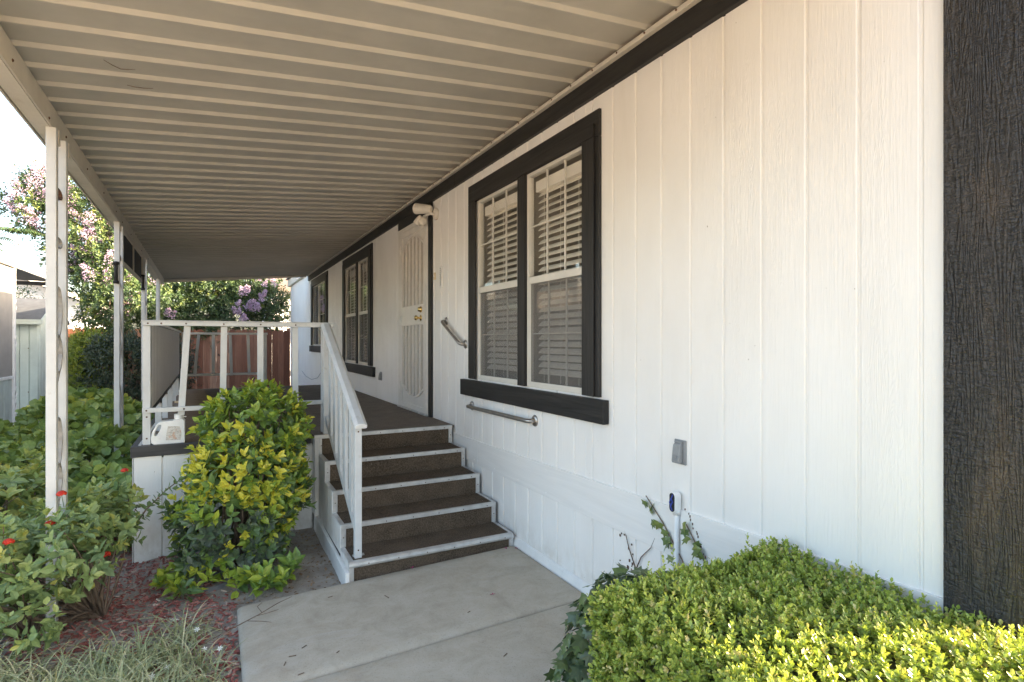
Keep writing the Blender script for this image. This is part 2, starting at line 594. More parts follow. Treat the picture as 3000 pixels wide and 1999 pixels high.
# ------------------------------------------------------------------ house
house = thing('white_house', 'white manufactured home with black window trim and vertical grooved siding', 'house', (W, 9, 0))
YC0, YEND = .925, 18.55
Z_FAS = 3.09
# openings: (y0,y1,z0,z1)
OPEN = [(2.89, 4.52, 1.262, 2.84), (5.69, 6.91, .70, 3.2), (8.46, 10.22, 1.225, 2.89), (12.22, 13.99, 1.495, 2.89)]
G0, GS, GW = .998, .2022, .011
edges = []
k = math.floor((YC0 - G0) / GS)
while G0 + k * GS < YEND:
    edges.append(G0 + k * GS); k += 1
edges.append(G0 + k * GS)
board_cache = {}


def board_mesh(wid, z0, z1):
    key = (round(wid, 4), round(z1 - z0, 4))
    if key not in board_cache:
        h = z1 - z0; c = .0045; t = .013
        # plan outline (x, y): front at x=0 (towards -x is outside)
        ol = [(t, 0), (t, wid), (c, wid), (0, wid - c), (0, c), (c, 0)]
        q = MB().prism([(p[0], p[1]) for p in ol][::-1], 'z', 0, h)
        board_cache[key] = mesh_from('siding_board', q)
    return board_cache[key]


def vsplit(y0, y1, z0, z1):
    """rects of a column minus openings"""
    cols = [(y0, y1)]
    cuts = sorted({e for o in OPEN for e in (o[0], o[1]) if y0 + .004 < e < y1 - .004})
    ysn = [y0] + cuts + [y1]
    out = []
    for a, b_ in zip(ysn, ysn[1:]):
        if b_ - a < .006: continue
        segs = [(z0, z1)]
        for o in OPEN:
            if o[0] <= (a + b_) / 2 <= o[1]:
                ns = []
                for s in segs:
                    if o[2] > s[0]: ns.append((s[0], min(s[1], o[2])))
                    if o[3] < s[1]: ns.append((max(s[0], o[3]), s[1]))
                segs = [s for s in ns if s[1] - s[0] > .01]
        out += [(a, b_, *s) for s in segs]
    return out


for e0, e1 in zip(edges, edges[1:]):
    a, b_ = max(e0 + GW / 2, YC0 + .001), min(e1 - GW / 2, YEND)
    if b_ - a < .01: continue
    ztop = 3.095 if a < 14.62 else 3.30
    for (p, q, z0, z1) in vsplit(a, b_, .62, ztop):
        put('siding_board', board_mesh(q - p, z0, z1), M['siding'], house, (W, p, z0))
    put('skirt_board', board_mesh(b_ - a, -.02, .53), M['siding'], house, (W, a, -.02))
# backing sheet seen in the grooves, with the window and door openings left out
bk = MB()
ysn = sorted({YC0, YEND} | {e for o in OPEN for e in (o[0], o[1])})
for a, b_ in zip(ysn, ysn[1:]):
    hit = [o for o in OPEN if o[0] <= (a + b_) / 2 <= o[1]]
    if hit:
        o = hit[0]
        bk.box(W + .0085, W + .06, a, b_, -.15, o[2])
        if o[3] < 3.5: bk.box(W + .0085, W + .06, a, b_, o[3], 3.5)
    else:
        bk.box(W + .0085, W + .06, a, b_, -.15, 3.5)
add('wall_sheet', bk, M['siding'], house)
# front wall and rest of the body
add('front_wall', MB().box(W + .061, 9.5, .76, .86, -.15, 3.5), M['siding'], house)
add('rear_wall', MB().box(W + .061, 9.5, YEND - .1, YEND, -.15, 3.5), M['siding'], house)
add('side_wall', MB().box(9.4, 9.5, .87, YEND - .11, -.15, 3.5), M['siding'], house)
# belly band: long boards, slightly higher towards the front corner


def band_z(y): return .757 - .018 * (y - 2.05)


yb = [.925, 2.07, 4.51, 6.95, 9.4, 11.8, 14.3, 16.6, YEND]
for a, b_ in zip(yb, yb[1:]):
    q = MB()
    t = .012
    z0a, z0b = .505, .505
    z1a, z1b = band_z(min(a, 6)), band_z(min(b_, 6))
    a += .0015; b_ -= .0015
    q.poly([(W - t, a, z0a), (W + .009, a, z0a), (W + .009, b_, z0b), (W - t, b_, z0b), (W - t, a, z1a), (W + .009, a, z1a), (W + .009, b_, z1b), (W - t, b_, z1b)],
           [(0, 3, 2, 1), (4, 5, 6, 7), (0, 1, 5, 4), (1, 2, 6, 5), (2, 3, 7, 6), (3, 0, 4, 7)])
    add('band_board', q, M['white_wood'], house, bevel=.002)
nm = MB()
for y in np.arange(1.3, 5.0, .41):
    for z in (.535, band_z(y) - .04):
        nm.lathe([(.005, 0), (.0045, .002), (.001, .003)], (W - .0115, y, z), (-1, 0, 0), 8)
add('nail_head', nm, M['white'], house)
# foundation lip beside the slab
add('base_trim', MB().prism([(W - .03, -.16), (W - .001, -.16), (W - .001, .085), (W - .012, .075), (W - .026, .03)], 'y', .93, 5.0), M['white'], house, bevel=.003)
# corner board
add('corner_board', MB().box(W - .024, W + .05, .718, YC0 - .002, -.15, 3.4), M['rough_black'], house, bevel=.003)
# black fascia under the carport and cream eave fascia above
for a, b_ in ((.72, 5.0), (5.0, 10.0), (10.0, 14.69)):
    add('fascia_board', MB().box(W - .03, W + .008, a + .001, b_ - .001, 3.092, 3.212), M['black_h'], house, bevel=.003)
add('eave_fascia', MB().box(W - .07, W + .008, 14.70, 18.75, 3.285, 3.49), M['cream'], house, bevel=.004)
add('eave_fascia', MB().box(W - .07, W + .008, .5, 14.695, 3.30, 3.49), M['cream'], house, bevel=.004)
# roof: low gable
q = MB().prism([(W - .12, 3.5), (5.8, 4.35), (9.7, 3.5), (9.7, 3.54), (5.8, 4.42), (W - .12, 3.54)], 'y', .45, 18.8)
add('roof', q, m_paint('shingle_grey', (.16, .15, .14), .9, .2, 12), house)
add('gable_wall', MB().prism([(W + .2, 3.5), (9.4, 3.5), (5.8, 4.33)], 'y', .78, .86), M['siding'], house)
add('gable_wall', MB().prism([(W + .2, 3.5), (9.4, 3.5), (5.8, 4.33)], 'y', YEND - .09, YEND - .01), M['siding'], house)


# --- windows
def window(name_label, yo0, yo1, zo1, sashes, z0, z1, zm, sill, jamb, blinds=True, single=False, seed=0):
    """sashes: list of (y0,y1) clear of trim; single: side sliding unit"""
    wn = bpy.data.objects.new('window', None); wn.empty_display_size = .1
    C.objects.link(wn); wn.parent = house
    ym = (yo0 + yo1) / 2
    hl = WORLD_LOC[house.name]
    wn.location = (W - hl[0], ym - hl[1], z0 - hl[2])
    WORLD_LOC[wn.name] = (W, ym, z0)
    wn['label'] = name_label
    t1, t2 = .020, .034
    # outer flat casing
    zi = z1 + (zo1 - z1) * .52
    add('trim_board', MB().box(W - t1, W, yo0, yo1, z1 + .002, zo1), M['black_h'], wn, bevel=.003)
    add('trim_board', MB().box(W - t1, W, yo0, yo0 + jamb, z0 - .002, z1), M['black_v'], wn, bevel=.003)
    add('trim_board', MB().box(W - t1, W, yo1 - jamb, yo1, z0 - .002, z1), M['black_v'], wn, bevel=.003)
    # inner casing, proud
    a0, a1 = sashes[0][0], sashes[-1][1]
    add('trim_board', MB().box(W - t2, W - t1 - .001, yo0 + jamb * .52, yo1 - jamb * .52, z1 + .003, zi), M['black_h'], wn, bevel=.003)
    add('trim_board', MB().box(W - t2, W - t1 - .001, yo0 + jamb * .5, a0 - .004, z0 - .001, z1 + .001), M['black_v'], wn, bevel=.003)
    add('trim_board', MB().box(W - t2, W - t1 - .001, a1 + .004, yo1 - jamb * .5, z0 - .001, z1 + .001), M['black_v'], wn, bevel=.003)
    if len(sashes) > 1:
        add('mullion', MB().box(W - t2 + .002, W + .05, sashes[0][1] + .003, sashes[1][0] - .003, z0 + .001, z1 - .001), M['black_v'], wn, bevel=.003)
    add('window_sill', MB().box(W - .045, W, sill[0], sill[1], sill[2], sill[3]), M['black_h'], wn, bevel=.004)
    for (a, b_) in sashes:
        fx0, fx1 = W - .008, W + .04
        fw = .024
        fr_ = MB()
        fr_.box(fx0, fx1, a, a + fw, z0, z1).box(fx0, fx1, b_ - fw, b_, z0, z1)
        fr_.box(fx0, fx1, a + fw, b_ - fw, z1 - fw, z1).box(fx0, fx1, a + fw, b_ - fw, z0, z0 + fw)
        add('sash_frame', fr_, M['vinyl'], wn, bevel=.002)
        ia, ib = a + fw, b_ - fw
        iz0, iz1 = z0 + fw, z1 - fw
        if not single:
            add('meeting_rail', MB().box(fx0 + .004, fx1, ia + .001, ib - .001, zm - .028, zm + .022), M['vinyl'], wn, bevel=.002)
            add('pane', MB().box(W + .014, W + .018, ia, ib, zm + .022, iz1), M['glass'], wn)
            add('pane', MB().box(W + .026, W + .030, ia, ib, iz0, zm - .028), M['glass'], wn)
            add('insect_screen', MB().box(W + .004, W + .0055, ia, ib, iz0, zm - .028), M['screen'], wn)
            scf = MB()
            for (p, q_) in ((ia, ia + .014), (ib - .014, ib)):
                scf.box(W + .001, W + .010, p, q_, iz0, zm - .029)
            scf.box(W + .001, W + .010, ia + .0145, ib - .0145, iz0, iz0 + .014)
            add('screen_frame', scf, M['vinyl'], wn)
            for kx in (1, 2):
                yy = ia + (ib - ia) * kx / 3
                add('muntin', MB().box(W + .010, W + .022, yy - .0048, yy + .0048, zm + .022, iz1), M['vinyl'], wn)
                add('muntin', MB().box(W + .021, W + .034, yy - .0048, yy + .0048, iz0, zm - .028), M['vinyl'], wn)
            for (q0, q1, xx) in ((zm + .022, iz1, .0095), (iz0, zm - .028, .0205)):
                zz = (q0 + q1) / 2
                add('muntin', MB().box(W + xx, W + xx + .0135, ia, ib, zz - .0048, zz + .0048), M['vinyl'], wn)
        else:
            yc = (a + b_) / 2 + .1
            add('meeting_rail', MB().box(fx0 + .004, fx1, yc - .022, yc + .022, iz0, iz1), M['vinyl'], wn, bevel=.002)
            add('pane', MB().box(W + .014, W + .018, ia, yc - .022, iz0, iz1), M['glass'], wn)
            add('pane', MB().box(W + .026, W + .030, yc + .022, ib, iz0, iz1), M['glass'], wn)
            add('insect_screen', MB().box(W + .004, W + .0055, yc + .022, ib, iz0, iz1), M['screen'], wn)
            for kx in (1,):
                yy = ia + (yc - ia) * kx / 2
                add('muntin', MB().box(W + .010, W + .022, yy - .0048, yy + .0048, iz0, iz1), M['vinyl'], wn)
            for kz in (1, 2, 3):
                zz = iz0 + (iz1 - iz0) * kz / 4
                add('muntin', MB().box(W + .0095, W + .023, ia, yc - .022, zz - .0048, zz + .0048), M['vinyl'], wn)
        if blinds:
            bx = W + .052
            # slats
            pit = .0505
            L_ = ib - ia - .05
            sm = bpy.data.meshes.get('blind_slat_%d' % int(L_ * 1000))
            if not sm:
                q = MB()
                hw = .026
                N_ = 4
                for j in range(N_ + 1):
                    u = -hw + 2 * hw * j / N_
                    zc_ = .003 * (1 - (u / hw) ** 2)
                    q.v += [(u, -L_ / 2, zc_), (u, L_ / 2, zc_), (u, -L_ / 2, zc_ - .003), (u, L_ / 2, zc_ - .003)]
                for j in range(N_):
                    p_ = 4 * j
                    q.f += [(p_, p_ + 4, p_ + 5, p_ + 1), (p_ + 2, p_ + 3, p_ + 7, p_ + 6), (p_, p_ + 2, p_ + 6, p_ + 4), (p_ + 1, p_ + 5, p_ + 7, p_ + 3)]
                q.f += [(0, 1, 3, 2), (4 * N_, 4 * N_ + 2, 4 * N_ + 3, 4 * N_ + 1)]
                sm = mesh_from('blind_slat_%d' % int(L_ * 1000), q)
            nsl = int((z1 - .14 - (z0 + .05)) / pit)
            for j in range(nsl):
                zz = z1 - .15 - pit * j
                o = put('blind_slat', sm, M['blind'], wn, (bx + .028, (ia + ib) / 2, zz), (0, R(-43 + random.uniform(-2, 2)), 0))
            add('valance', MB().box(bx - .004, bx + .05, ia + .01, ib - .01, z1 - .135, z1 - .055), M['blind'], wn, bevel=.003)
            cd = MB()
            for u in (.18, .5, .82):
                yy = ia + (ib - ia) * u
                cd.box(bx, bx + .002, yy - .002, yy + .002, z0 + .04, z1 - .13)
            add('blind_cord', cd, M['blind'], wn)
        # dark room behind
        rm = MB()
        x0, x1 = W + .062, W + .9
        y0_, y1_ = a - .03, b_ + .03
        rm.box(x1, x1 + .02, y0_, y1_, z0 - .05, z1 + .05)
        rm.box(x0, x1, y0_, y0_ + .01, z0 - .05, z1 + .05).box(x0, x1, y1_ - .01, y1_, z0 - .05, z1 + .05)
        rm.box(x0, x1, y0_ + .01, y1_ - .01, z0 - .05, z0 - .04).box(x0, x1, y0_ + .01, y1_ - .01, z1 + .04, z1 + .05)
        add('room_lining', rm, M['room'], wn)
    return wn


window('double window with white blinds nearest the front, black trim and sill', 2.725, 4.70, 3.005, [(2.893, 3.628), (3.74, 4.518)], 1.262, 2.84, 2.05, (2.653, 4.83, 1.105, 1.248), .085)
window('narrow looking double window beyond the security door', 8.27, 10.43, 3.055, [(8.47, 9.215), (9.30, 10.21)], 1.23, 2.885, 2.05, (8.13, 10.5, 1.075, 1.218), .09)
window('farthest window, a single slider with black trim', 12.0, 14.24, 3.06, [(12.225, 13.985)], 1.50, 2.885, 2.2, (11.95, 14.35, 1.345, 1.488), .10, blinds=False, single=True)

# --- security door
dr = bpy.data.objects.new('security_door', None); C.objects.link(dr); dr.parent = house
hl = WORLD_LOC[house.name]
dr.location = (W - hl[0], 6.35 - hl[1], .785 - hl[2]); WORLD_LOC[dr.name] = (W, 6.35, .785)
dr['label'] = 'cream metal security door with arched bars and brass locks'
add('black_trim', MB().box(W - .022, W + .03, 5.692, 5.785, .74, 2.985), M['black_v'], dr, bevel=.003)
add('black_trim', MB().box(W - .022, W + .03, 5.692, 6.908, 2.987, 3.09), M['black_h'], dr, bevel=.003)
fr_ = MB().box(W - .02, W + .03, 5.787, 5.885, .785, 2.985).box(W - .02, W + .03, 6.80, 6.905, .785, 2.985).box(W - .02, W + .03, 5.887, 6.798, 2.93, 2.985)
add('door_frame', fr_, M['door'], dr, bevel=.003)
add('inner_door', MB().box(W + .02, W + .05, 5.89, 6.80, .74, 2.93), M['door_screen'], dr)
lf = MB()
x0, x1 = W - .022, W + .004
Y0, Y1 = 5.893, 6.793
lf.box(x0, x1, Y0, Y0 + .055, .80, 2.925).box(x0, x1, Y1 - .055, Y1, .80, 2.925)
lf.box(x0, x1, Y0 + .055, Y1 - .055, 2.86, 2.925).box(x0, x1, Y0 + .055, Y1 - .055, .80, .855)
add('door_leaf_frame', lf, M['door'], dr, bevel=.002)
ya, yb_ = Y0 + .055, Y1 - .055
ymid = (ya + yb_) / 2


def arch(y, z_end, z_mid): return z_end + (z_mid - z_end) * (1 - ((y - ymid) / ((yb_ - ya) / 2)) ** 2)


for nm_, ze, zm_ in (('arch_bar', 2.70, 2.835), ('arch_bar', 1.06, .945)):
    q = MB()
    ps = [(y, arch(y, ze, zm_)) for y in np.linspace(ya, yb_, 17)]
    for (p, q1) in zip(ps, ps[1:]):
        q.beam((x0 + .011, p[0], p[1]), (x0 + .011, q1[0], q1[1]), .022, .028, (1, 0, 0))
    add('arch_bar', q, M['door'], dr)
# solid panels above the top arch and below the lower arch
pts = [(y, arch(y, 2.70, 2.835)) for y in np.linspace(ya, yb_, 17)]
add('top_panel', MB().prism([(ya, 2.86)] + pts + [(yb_, 2.86)], 'x', x0 + .012, x0 + .016), M['door'], dr)
pts = [(y, arch(y, 1.06, .945)) for y in np.linspace(ya, yb_, 17)]
add('kick_panel', MB().prism([(ya, .855)] + pts + [(yb_, .855)], 'x', x0 + .012, x0 + .016), M['door'], dr)
add('lock_panel', MB().box(x0 + .002, x1, ya, yb_, 1.785, 2.015), M['door'], dr, bevel=.002)
add('screen_mesh', MB().box(x0 + .020, x0 + .0215, ya, yb_, .86, 2.86), M['door_screen'], dr)
for k in range(1, 6):
    y = ya + (yb_ - ya) * k / 6
    for dz0, dz1 in ((2.015, arch(y, 2.70, 2.835)), (arch(y, 1.06, .945), 1.785)):
        add('door_bar', MB().box(x0 + .002, x0 + .020, y - .011, y + .011, dz0, dz1), M['door'], dr, bevel=.002)
add('deadbolt', MB().lathe([(.034, 0), (.034, .012), (.026, .016), (.024, .034), (.012, .036)], (x0 + .002, 6.02, 1.955), (-1, 0, 0), 20), M['brass'], dr, smooth=True)
kb = add('door_knob', MB().lathe([(.034, 0), (.034, .006), (.013, .012), (.012, .035), (.024, .045), (.029, .058), (.024, .07), (.008, .074)], (x0 + .002, 6.03, 1.86), (-1, 0, 0), 20), M['brass'], dr, smooth=True)
for z in (2.72, 1.86, 1.05):
    add('hinge', MB().tube([(x0 - .004, 6.797, z - .055), (x0 - .004, 6.797, z + .055)], .008, 8).box(x0 - .006, x0, 6.80, 6.83, z - .05, z + .05), M['door'], dr)
add('threshold', MB().box(W - .04, W + .02, 5.80, 6.90, .776, .797), M['alu'], dr, bevel=.002)

# ------------------------------------------------------------------ wall fittings
def grab_bar(p, q, label):
    t = thing('grab_bar', label, 'grab bar', ((W), (p[0] + q[0]) / 2, min(p[1], q[1])), 'steel grab bars on the house wall')
    P = Vector((W, p[0], p[1])); Q = Vector((W, q[0], q[1]))
    d = (Q - P).normalized()
    o = Vector((-.058, 0, 0))
    pts = [P, P + o * .45]
    for k in range(1, 5):
        a = k / 4 * math.pi / 2
        pts.append(P + o * (.45 + .55 * math.sin(a)) + d * (.045 * (1 - math.cos(a))))
    pts2 = []
    for k in range(4, 0, -1):
        a = k / 4 * math.pi / 2
        pts2.append(Q + o * (.45 + .55 * math.sin(a)) - d * (.045 * (1 - math.cos(a))))
    pts = pts + pts2 + [Q + o * .45, Q]
    add('bar', MB().tube(pts, .0165, 14), M['steel'], t, smooth=True)
    for e in (P, Q):
        f_ = add('flange', MB().lathe([(.042, 0), (.042, .004), (.038, .010), (.018, .014)], e, (-1, 0, 0), 22), M['steel'], t, smooth=True)
    return t


grab_bar((5.29, 1.80), (4.80, 1.57), 'short steel grab bar sloping down beside the security door')
grab_bar((4.65, 1.012), (3.52, 1.018), 'long level steel grab bar below the window sill')

t = thing('motion_floodlight', 'white motion floodlight with angled lamp heads above the door corner', 'floodlight', (W, 5.58, 2.95))
add('wall_base', MB().lathe([(.062, 0), (.062, .02), (.05, .03)], (W, 5.57, 2.935), (-1, 0, 0), 20), M['cream'], t, smooth=True)
for p, d in (((W - .05, 5.60, 2.99), (-.55, .75, .12)), ((W - .10, 5.77, 2.945), (-.35, .35, -.65))):
    d = Vector(d).normalized()
    big = d.z > 0
    L_ = .20 if big else .10
    r_ = .058 if big else .042
    h_ = add('lamp_head', MB().lathe([(r_ * .55, 0), (r_ * .75, .02), (r_ * .85, L_ * .4), (r_, L_), (r_ * .9, L_), (r_ * .8, L_ - .02)], p, d, 18), M['cream'], t, smooth=False)
add('arm', MB().tube([(W - .03, 5.57, 2.935), (W - .06, 5.62, 2.95), (W - .09, 5.72, 2.93)], .016, 8), M['cream'], t, smooth=True)
add('sensor', MB().lathe([(.03, 0), (.042, .02), (.044, .05), (.03, .075), (.012, .085)], (W - .09, 5.73, 2.92), (-.15, .1, -1), 16), M['cream'], t, smooth=True)

t = thing('thermometer', 'slim white wall thermometer right of the door', 'thermometer', (W, 5.43, 2.16))
add('plate', MB().box(W - .012, W, 5.395, 5.465, 2.145, 2.375), M['white'], t, bevel=.003)
dm = MB()
for k in range(10):
    dm.lathe([(.0055, 0), (.005, .002)], (W - .012, 5.445, 2.17 + k * .02), (-1, 0, 0), 8)
add('scale_mark', dm, M['grey_plastic'], t)
add('tube', MB().tube([(W - .015, 5.415, 2.17), (W - .015, 5.415, 2.35)], .003, 6), M['grey_plastic'], t)

t = thing('doorbell', 'small yellowed doorbell button beside the black door trim', 'doorbell', (W, 5.615, 2.26))
add('bell_plate', MB().box(W - .016, W, 5.598, 5.632, 2.25, 2.325), M['beige_plastic'], t, bevel=.004)
add('bell_button', MB().lathe([(.008, 0), (.008, .004), (.004, .005)], (W - .016, 5.615, 2.287), (-1, 0, 0), 12), M['white'], t)


def outlet(y, z, label):
    t = thing('outlet_cover', label, 'outlet cover', (W, y, z - .06))
    add('cover_plate', MB().box(W - .010, W, y - .038, y + .038, z - .062, z + .060), M['grey_plastic'], t, bevel=.003)
    q = MB().prism([(W - .0105, z - .052), (W - .036, z - .056), (W - .040, z - .045), (W - .030, z + .035), (W - .0105, z + .050)], 'y', y - .022, y + .028)
    add('lid', q, M['grey_plastic'], t, bevel=.004)
    add('lid_hinge', MB().tube([(W - .017, y - .024, z + .049), (W - .017, y + .026, z + .049)], .005, 8), M['grey_plastic'], t)
    lv = MB()
    for k in range(3):
        lv.box(W - .041, W - .034, y - .008, y + .018, z - .04 + k * .011, z - .035 + k * .011)
    add('louvre', lv, M['grey_plastic'], t)


outlet(2.073, 1.046, 'grey weatherproof outlet cover on the bare siding near the hedge')
outlet(7.80, 1.108, 'grey outlet cover low on the wall between door and far window')

t = thing('conduit_pipe', 'white painted electrical conduit with an open blue wired elbow above the hedge', 'conduit', (W, 2.08, 0))
# elbow body: rounded box, its open front a plate darkened for the shaded hollow
ol = []
for k in range(16):
    a = 2 * math.pi * k / 16
    ol.append((math.cos(a) * .022 + 2.083, math.sin(a) * .022 + (.029 if math.sin(a) > 0 else -.029) + .796))
add('elbow_body', MB().prism(ol, 'x', W - .052, W - .0125), M['white'], t, bevel=.002)
ol2 = [((p[0] - 2.083) * .84 + 2.083, (p[1] - .796) * .92 + .796) for p in ol]
add('elbow_hollow_shade', MB().prism(ol2, 'x', W - .0530, W - .050), M['dark'], t)
wr = MB()
for k, (dy_, dz) in enumerate(((-.006, .02), (.006, .0), (-.002, -.02))):
    wr.tube([(W - .053, 2.083 + dy_, .796 + dz - .02), (W - .060, 2.083 + dy_ + .004, .796 + dz), (W - .053, 2.083 + dy_, .796 + dz + .02)], .003, 6)
add('wire', wr, m_paint('blue_wire', (.03, .06, .35), .4, .1, 9), t, label='blue wire loops in the open elbow')
add('pipe', MB().tube([(W - .025, 2.08, .745), (W - .025, 2.08, -.1)], .013, 12), M['white'], t, smooth=True)
add('collar', MB().lathe([(.02, 0), (.02, .025), (.015, .03)], (W - .025, 2.08, .735), (0, 0, 1), 14), M['white'], t, smooth=True)

t = add('cable', MB().tube([(W - .012, 12.60, 1.02), (W - .012, 12.75, .93), (W - .012, 13.3, .76), (W - .012, 14.2, .67), (W - .012, 15.2, .70), (W - .012, 15.9, .80)], .006, 6), M['grey_plastic'], loc=(W, 13, .8))
tag(t, 'thin grey cable looping along the far wall below the last window', 'cable')

# ------------------------------------------------------------------ carport
def xb(y): return -.845 - .0155 * (y - 3.0)      # inner face of the edge beam


def zr(x): return 3.243 - .0875 * (W - x)        # underside of the ribs


YR0, YR1 = 2.04 - .197 - .2305 * 5, 14.62
cp = thing('carport_awning', 'long cream metal carport roof with ribbed pans along the white house', 'carport', (-.85, 7, -.12))
PIT = .2305
k = 0
y = 3.035 - PIT * 10
y = 2.04 - .197 - PIT * 5
RH = .020
pan_mats = M['pan']
while y < YR1 - .01:
    y2 = min(y + PIT, YR1)
    # profile across y: flat pan high, then rib low
    prof = [(0, RH), (.085, RH - .0015), (.166, RH), (.174, RH - .001), (.188, .0015), (.191, 0), (.202, 0), (.204, .002), (.210, RH - .001), (.214, RH), (PIT - .0006, RH)]
    prof = [(min(p[0], y2 - y), p[1]) for p in prof]
    q = MB()
    npf = len(prof)
    for xx in (0, .5, 1):
        for (u, h_) in prof:
            x = (xb(y + u) - .088) * (1 - xx) + (W - .012) * xx
            q.v.append((x, y + u, zr(x) + h_))
    for i in range(2):
        for j in range(npf - 1):
            a = i * npf + j
            q.f.append((a, a + npf, a + npf + 1, a + 1))
    # top skin
    b0 = len(q.v)
    for xx in (0, .5, 1):
        for (u, h_) in prof:
            x = (xb(y + u) - .088) * (1 - xx) + (W - .012) * xx
            q.v.append((x, y + u, zr(x) + h_ + .006))
    for i in range(2):
        for j in range(npf - 1):
            a = b0 + i * npf + j
            q.f.append((a, a + 1, a + npf + 1, a + npf))
    add('roof_pan', q, M['pan'], cp)
    y = y2
# wall channel, with the foam seal in the gaps above it
add('wall_channel', MB().box(W - .062, W - .031, YR0, YR1, zr(W) - .034, zr(W) - .008), M['beam'], cp, bevel=.002)
fo = MB()
fo.box(W - .028, W - .020, YR0, YR1, zr(W) - .02, zr(W) + RH)
add('foam_seal', fo, M['foam'], cp)
sm = MB()
yy = YR0 + .2
while yy < 8:
    sm.lathe([(.006, 0), (.006, .003), (.003, .005)], (W - .0625, yy, zr(W) - .018), (-1, 0, -.2), 8)
    yy += PIT
add('screw', sm, M['rust'], cp)
# edge beam: C channel, open towards the house
q = MB()
bsec = [(-.0, .0), (-.085, .0), (-.085, .135), (-.0, .135), (0, .118), (-.07, .118), (-.07, .014), (0, .014)]
nb = len(bsec)
for y in (YR0, 5, 9, YR1 + .03):
    for (dx, dz) in bsec:
        q.v.append((xb(y) + dx, y, 2.862 + dz))
for i in range(3):
    for j in range(nb):
        a = i * nb + j; b_ = i * nb + (j + 1) % nb
        q.f.append((a, b_, b_ + nb, a + nb))
q.f += [tuple(range(nb)), tuple(3 * nb + i for i in range(nb - 1, -1, -1))]
add('edge_beam', q, M['beam'], cp)
q = MB()
for a, b_ in zip((YR0, 5, 9), (5, 9, YR1 + .03)):
    q.beam((xb(a) + .006, a, 2.93), (xb(b_) + .006, b_, 2.93), .010, .13, (0, 0, 1))
for a, b_ in zip((YR0, 5, 9), (5, 9, YR1 + .03)):
    q.beam((xb(a) - .098, a, 2.95), (xb(b_) - .098, b_, 2.95), .010, .19, (0, 0, 1))  # outer gutter strip hidden behind the beam, added to block light leaks
add('beam_web_gutter', q, M['beam'], cp, bevel=.002)
sm = MB()
for y in (1.9, 2.6, 3.4, 4.1, 4.55, 5.3, 6.1, 6.9, 7.4, 8.2, 9.5, 10.6):
    sm.lathe([(.008, 0), (.008, .003), (.004, .006)], (xb(y) + .012, y, 2.905 + random.uniform(-.02, .02)), (1, 0, 0), 8)
add('bolt', sm, M['rust'], cp)
# end trim
q = MB()
q.poly([(xb(YR1), YR1 + .004, 2.90), (W - .07, YR1 + .004, zr(W) - .055), (W - .07, YR1 + .03, zr(W) - .055), (xb(YR1), YR1 + .03, 2.90),
        (xb(YR1), YR1 + .004, 3.02), (W - .07, YR1 + .004, zr(W) + .05), (W - .07, YR1 + .03, zr(W) + .05), (xb(YR1), YR1 + .03, 3.02)],
       [(0, 3, 2, 1), (4, 5, 6, 7), (0, 1, 5, 4), (1, 2, 6, 5), (2, 3, 7, 6), (3, 0, 4, 7)])
add('end_trim', q, M['beam'], cp)


def almond(y0, z0, z1, w_, side=1):
    """closed almond loop in the y-z plane"""
    pts = []
    for k in range(9):
        u = k / 8
        pts.append((y0 + w_ * math.sin(math.pi * u) * side, z0 + (z1 - z0) * u))
    return pts


def post(yc, x, label, s=1.0):
    t = bpy.data.objects.new('post', None); C.objects.link(t); t.parent = cp
    pl = WORLD_LOC[cp.name]
    t.location = (x - pl[0], yc - pl[1], -.12 - pl[2]); WORLD_LOC[t.name] = (x, yc, -.12)
    t['label'] = label
    zt = 2.862
    for (ya_, yb2) in ((yc - .025, yc + .025), (yc + .225, yc + .275)):
        add('upright', MB().box(x - .023, x + .027, ya_, yb2, -.2, zt), M['rail'], t, bevel=.003)
        add('bracket', MB().box(x - .026, x + .031, yb2, yb2 + .03, zt - .09, zt - .001), M['beam'], t)
    # flat-bar scroll work between the two uprights
    yl, yr = yc + .027, yc + .223
    ym_ = (yl + yr) / 2

    def strap(pts):
        q = MB()
        for p, q1 in zip(pts, pts[1:]):
            q.beam((x, p[0], p[1]), (x, q1[0], q1[1]), .009, .022, (1, 0, 0))
        return q
    for z in (2.50, 2.20):
        ring = [(ym_ + .085 * math.cos(a), z + .03 * math.sin(a)) for a in np.linspace(0, 2 * math.pi, 15)]
        add('scroll', strap(ring), M['rust'] if z > 2.4 else M['scroll'], t)
    for z in (1.78, 1.52, .98, .74, .2):
        L_ = .30 if z in (1.78, .98) else .22
        ring = [(ym_ + .085 * math.cos(a), z + L_ / 2 * math.sin(a)) for a in np.linspace(0, 2 * math.pi, 19)]
        add('scroll', strap(ring), M['scroll'], t)
        add('scroll', strap([(yl, z - L_ * 1.2), (ym_ - .05, z - L_ * .9), (ym_ + .02, z - L_ * .55), (ym_ + .06, z - L_ * .3), (yr - .012, z)]), M['scroll'], t)
    rv = MB()
    for z in (2.50, 1.78, 1.52, .98, .74, .2):
        rv.lathe([(.008, 0), (.007, .004), (.003, .006)], (x, yr + .0, z), (0, -1, 0), 8)
    add('rivet', rv, M['rust'], t)


post(4.20, -.858, 'nearest double carport post with scroll work')
post(7.20, -.925, 'second carport post with a small bracket light')
post(10.05, -.965, 'third carport post at the end of the shade screen')
post(13.35, -1.04, 'farthest carport post behind the porch railing')

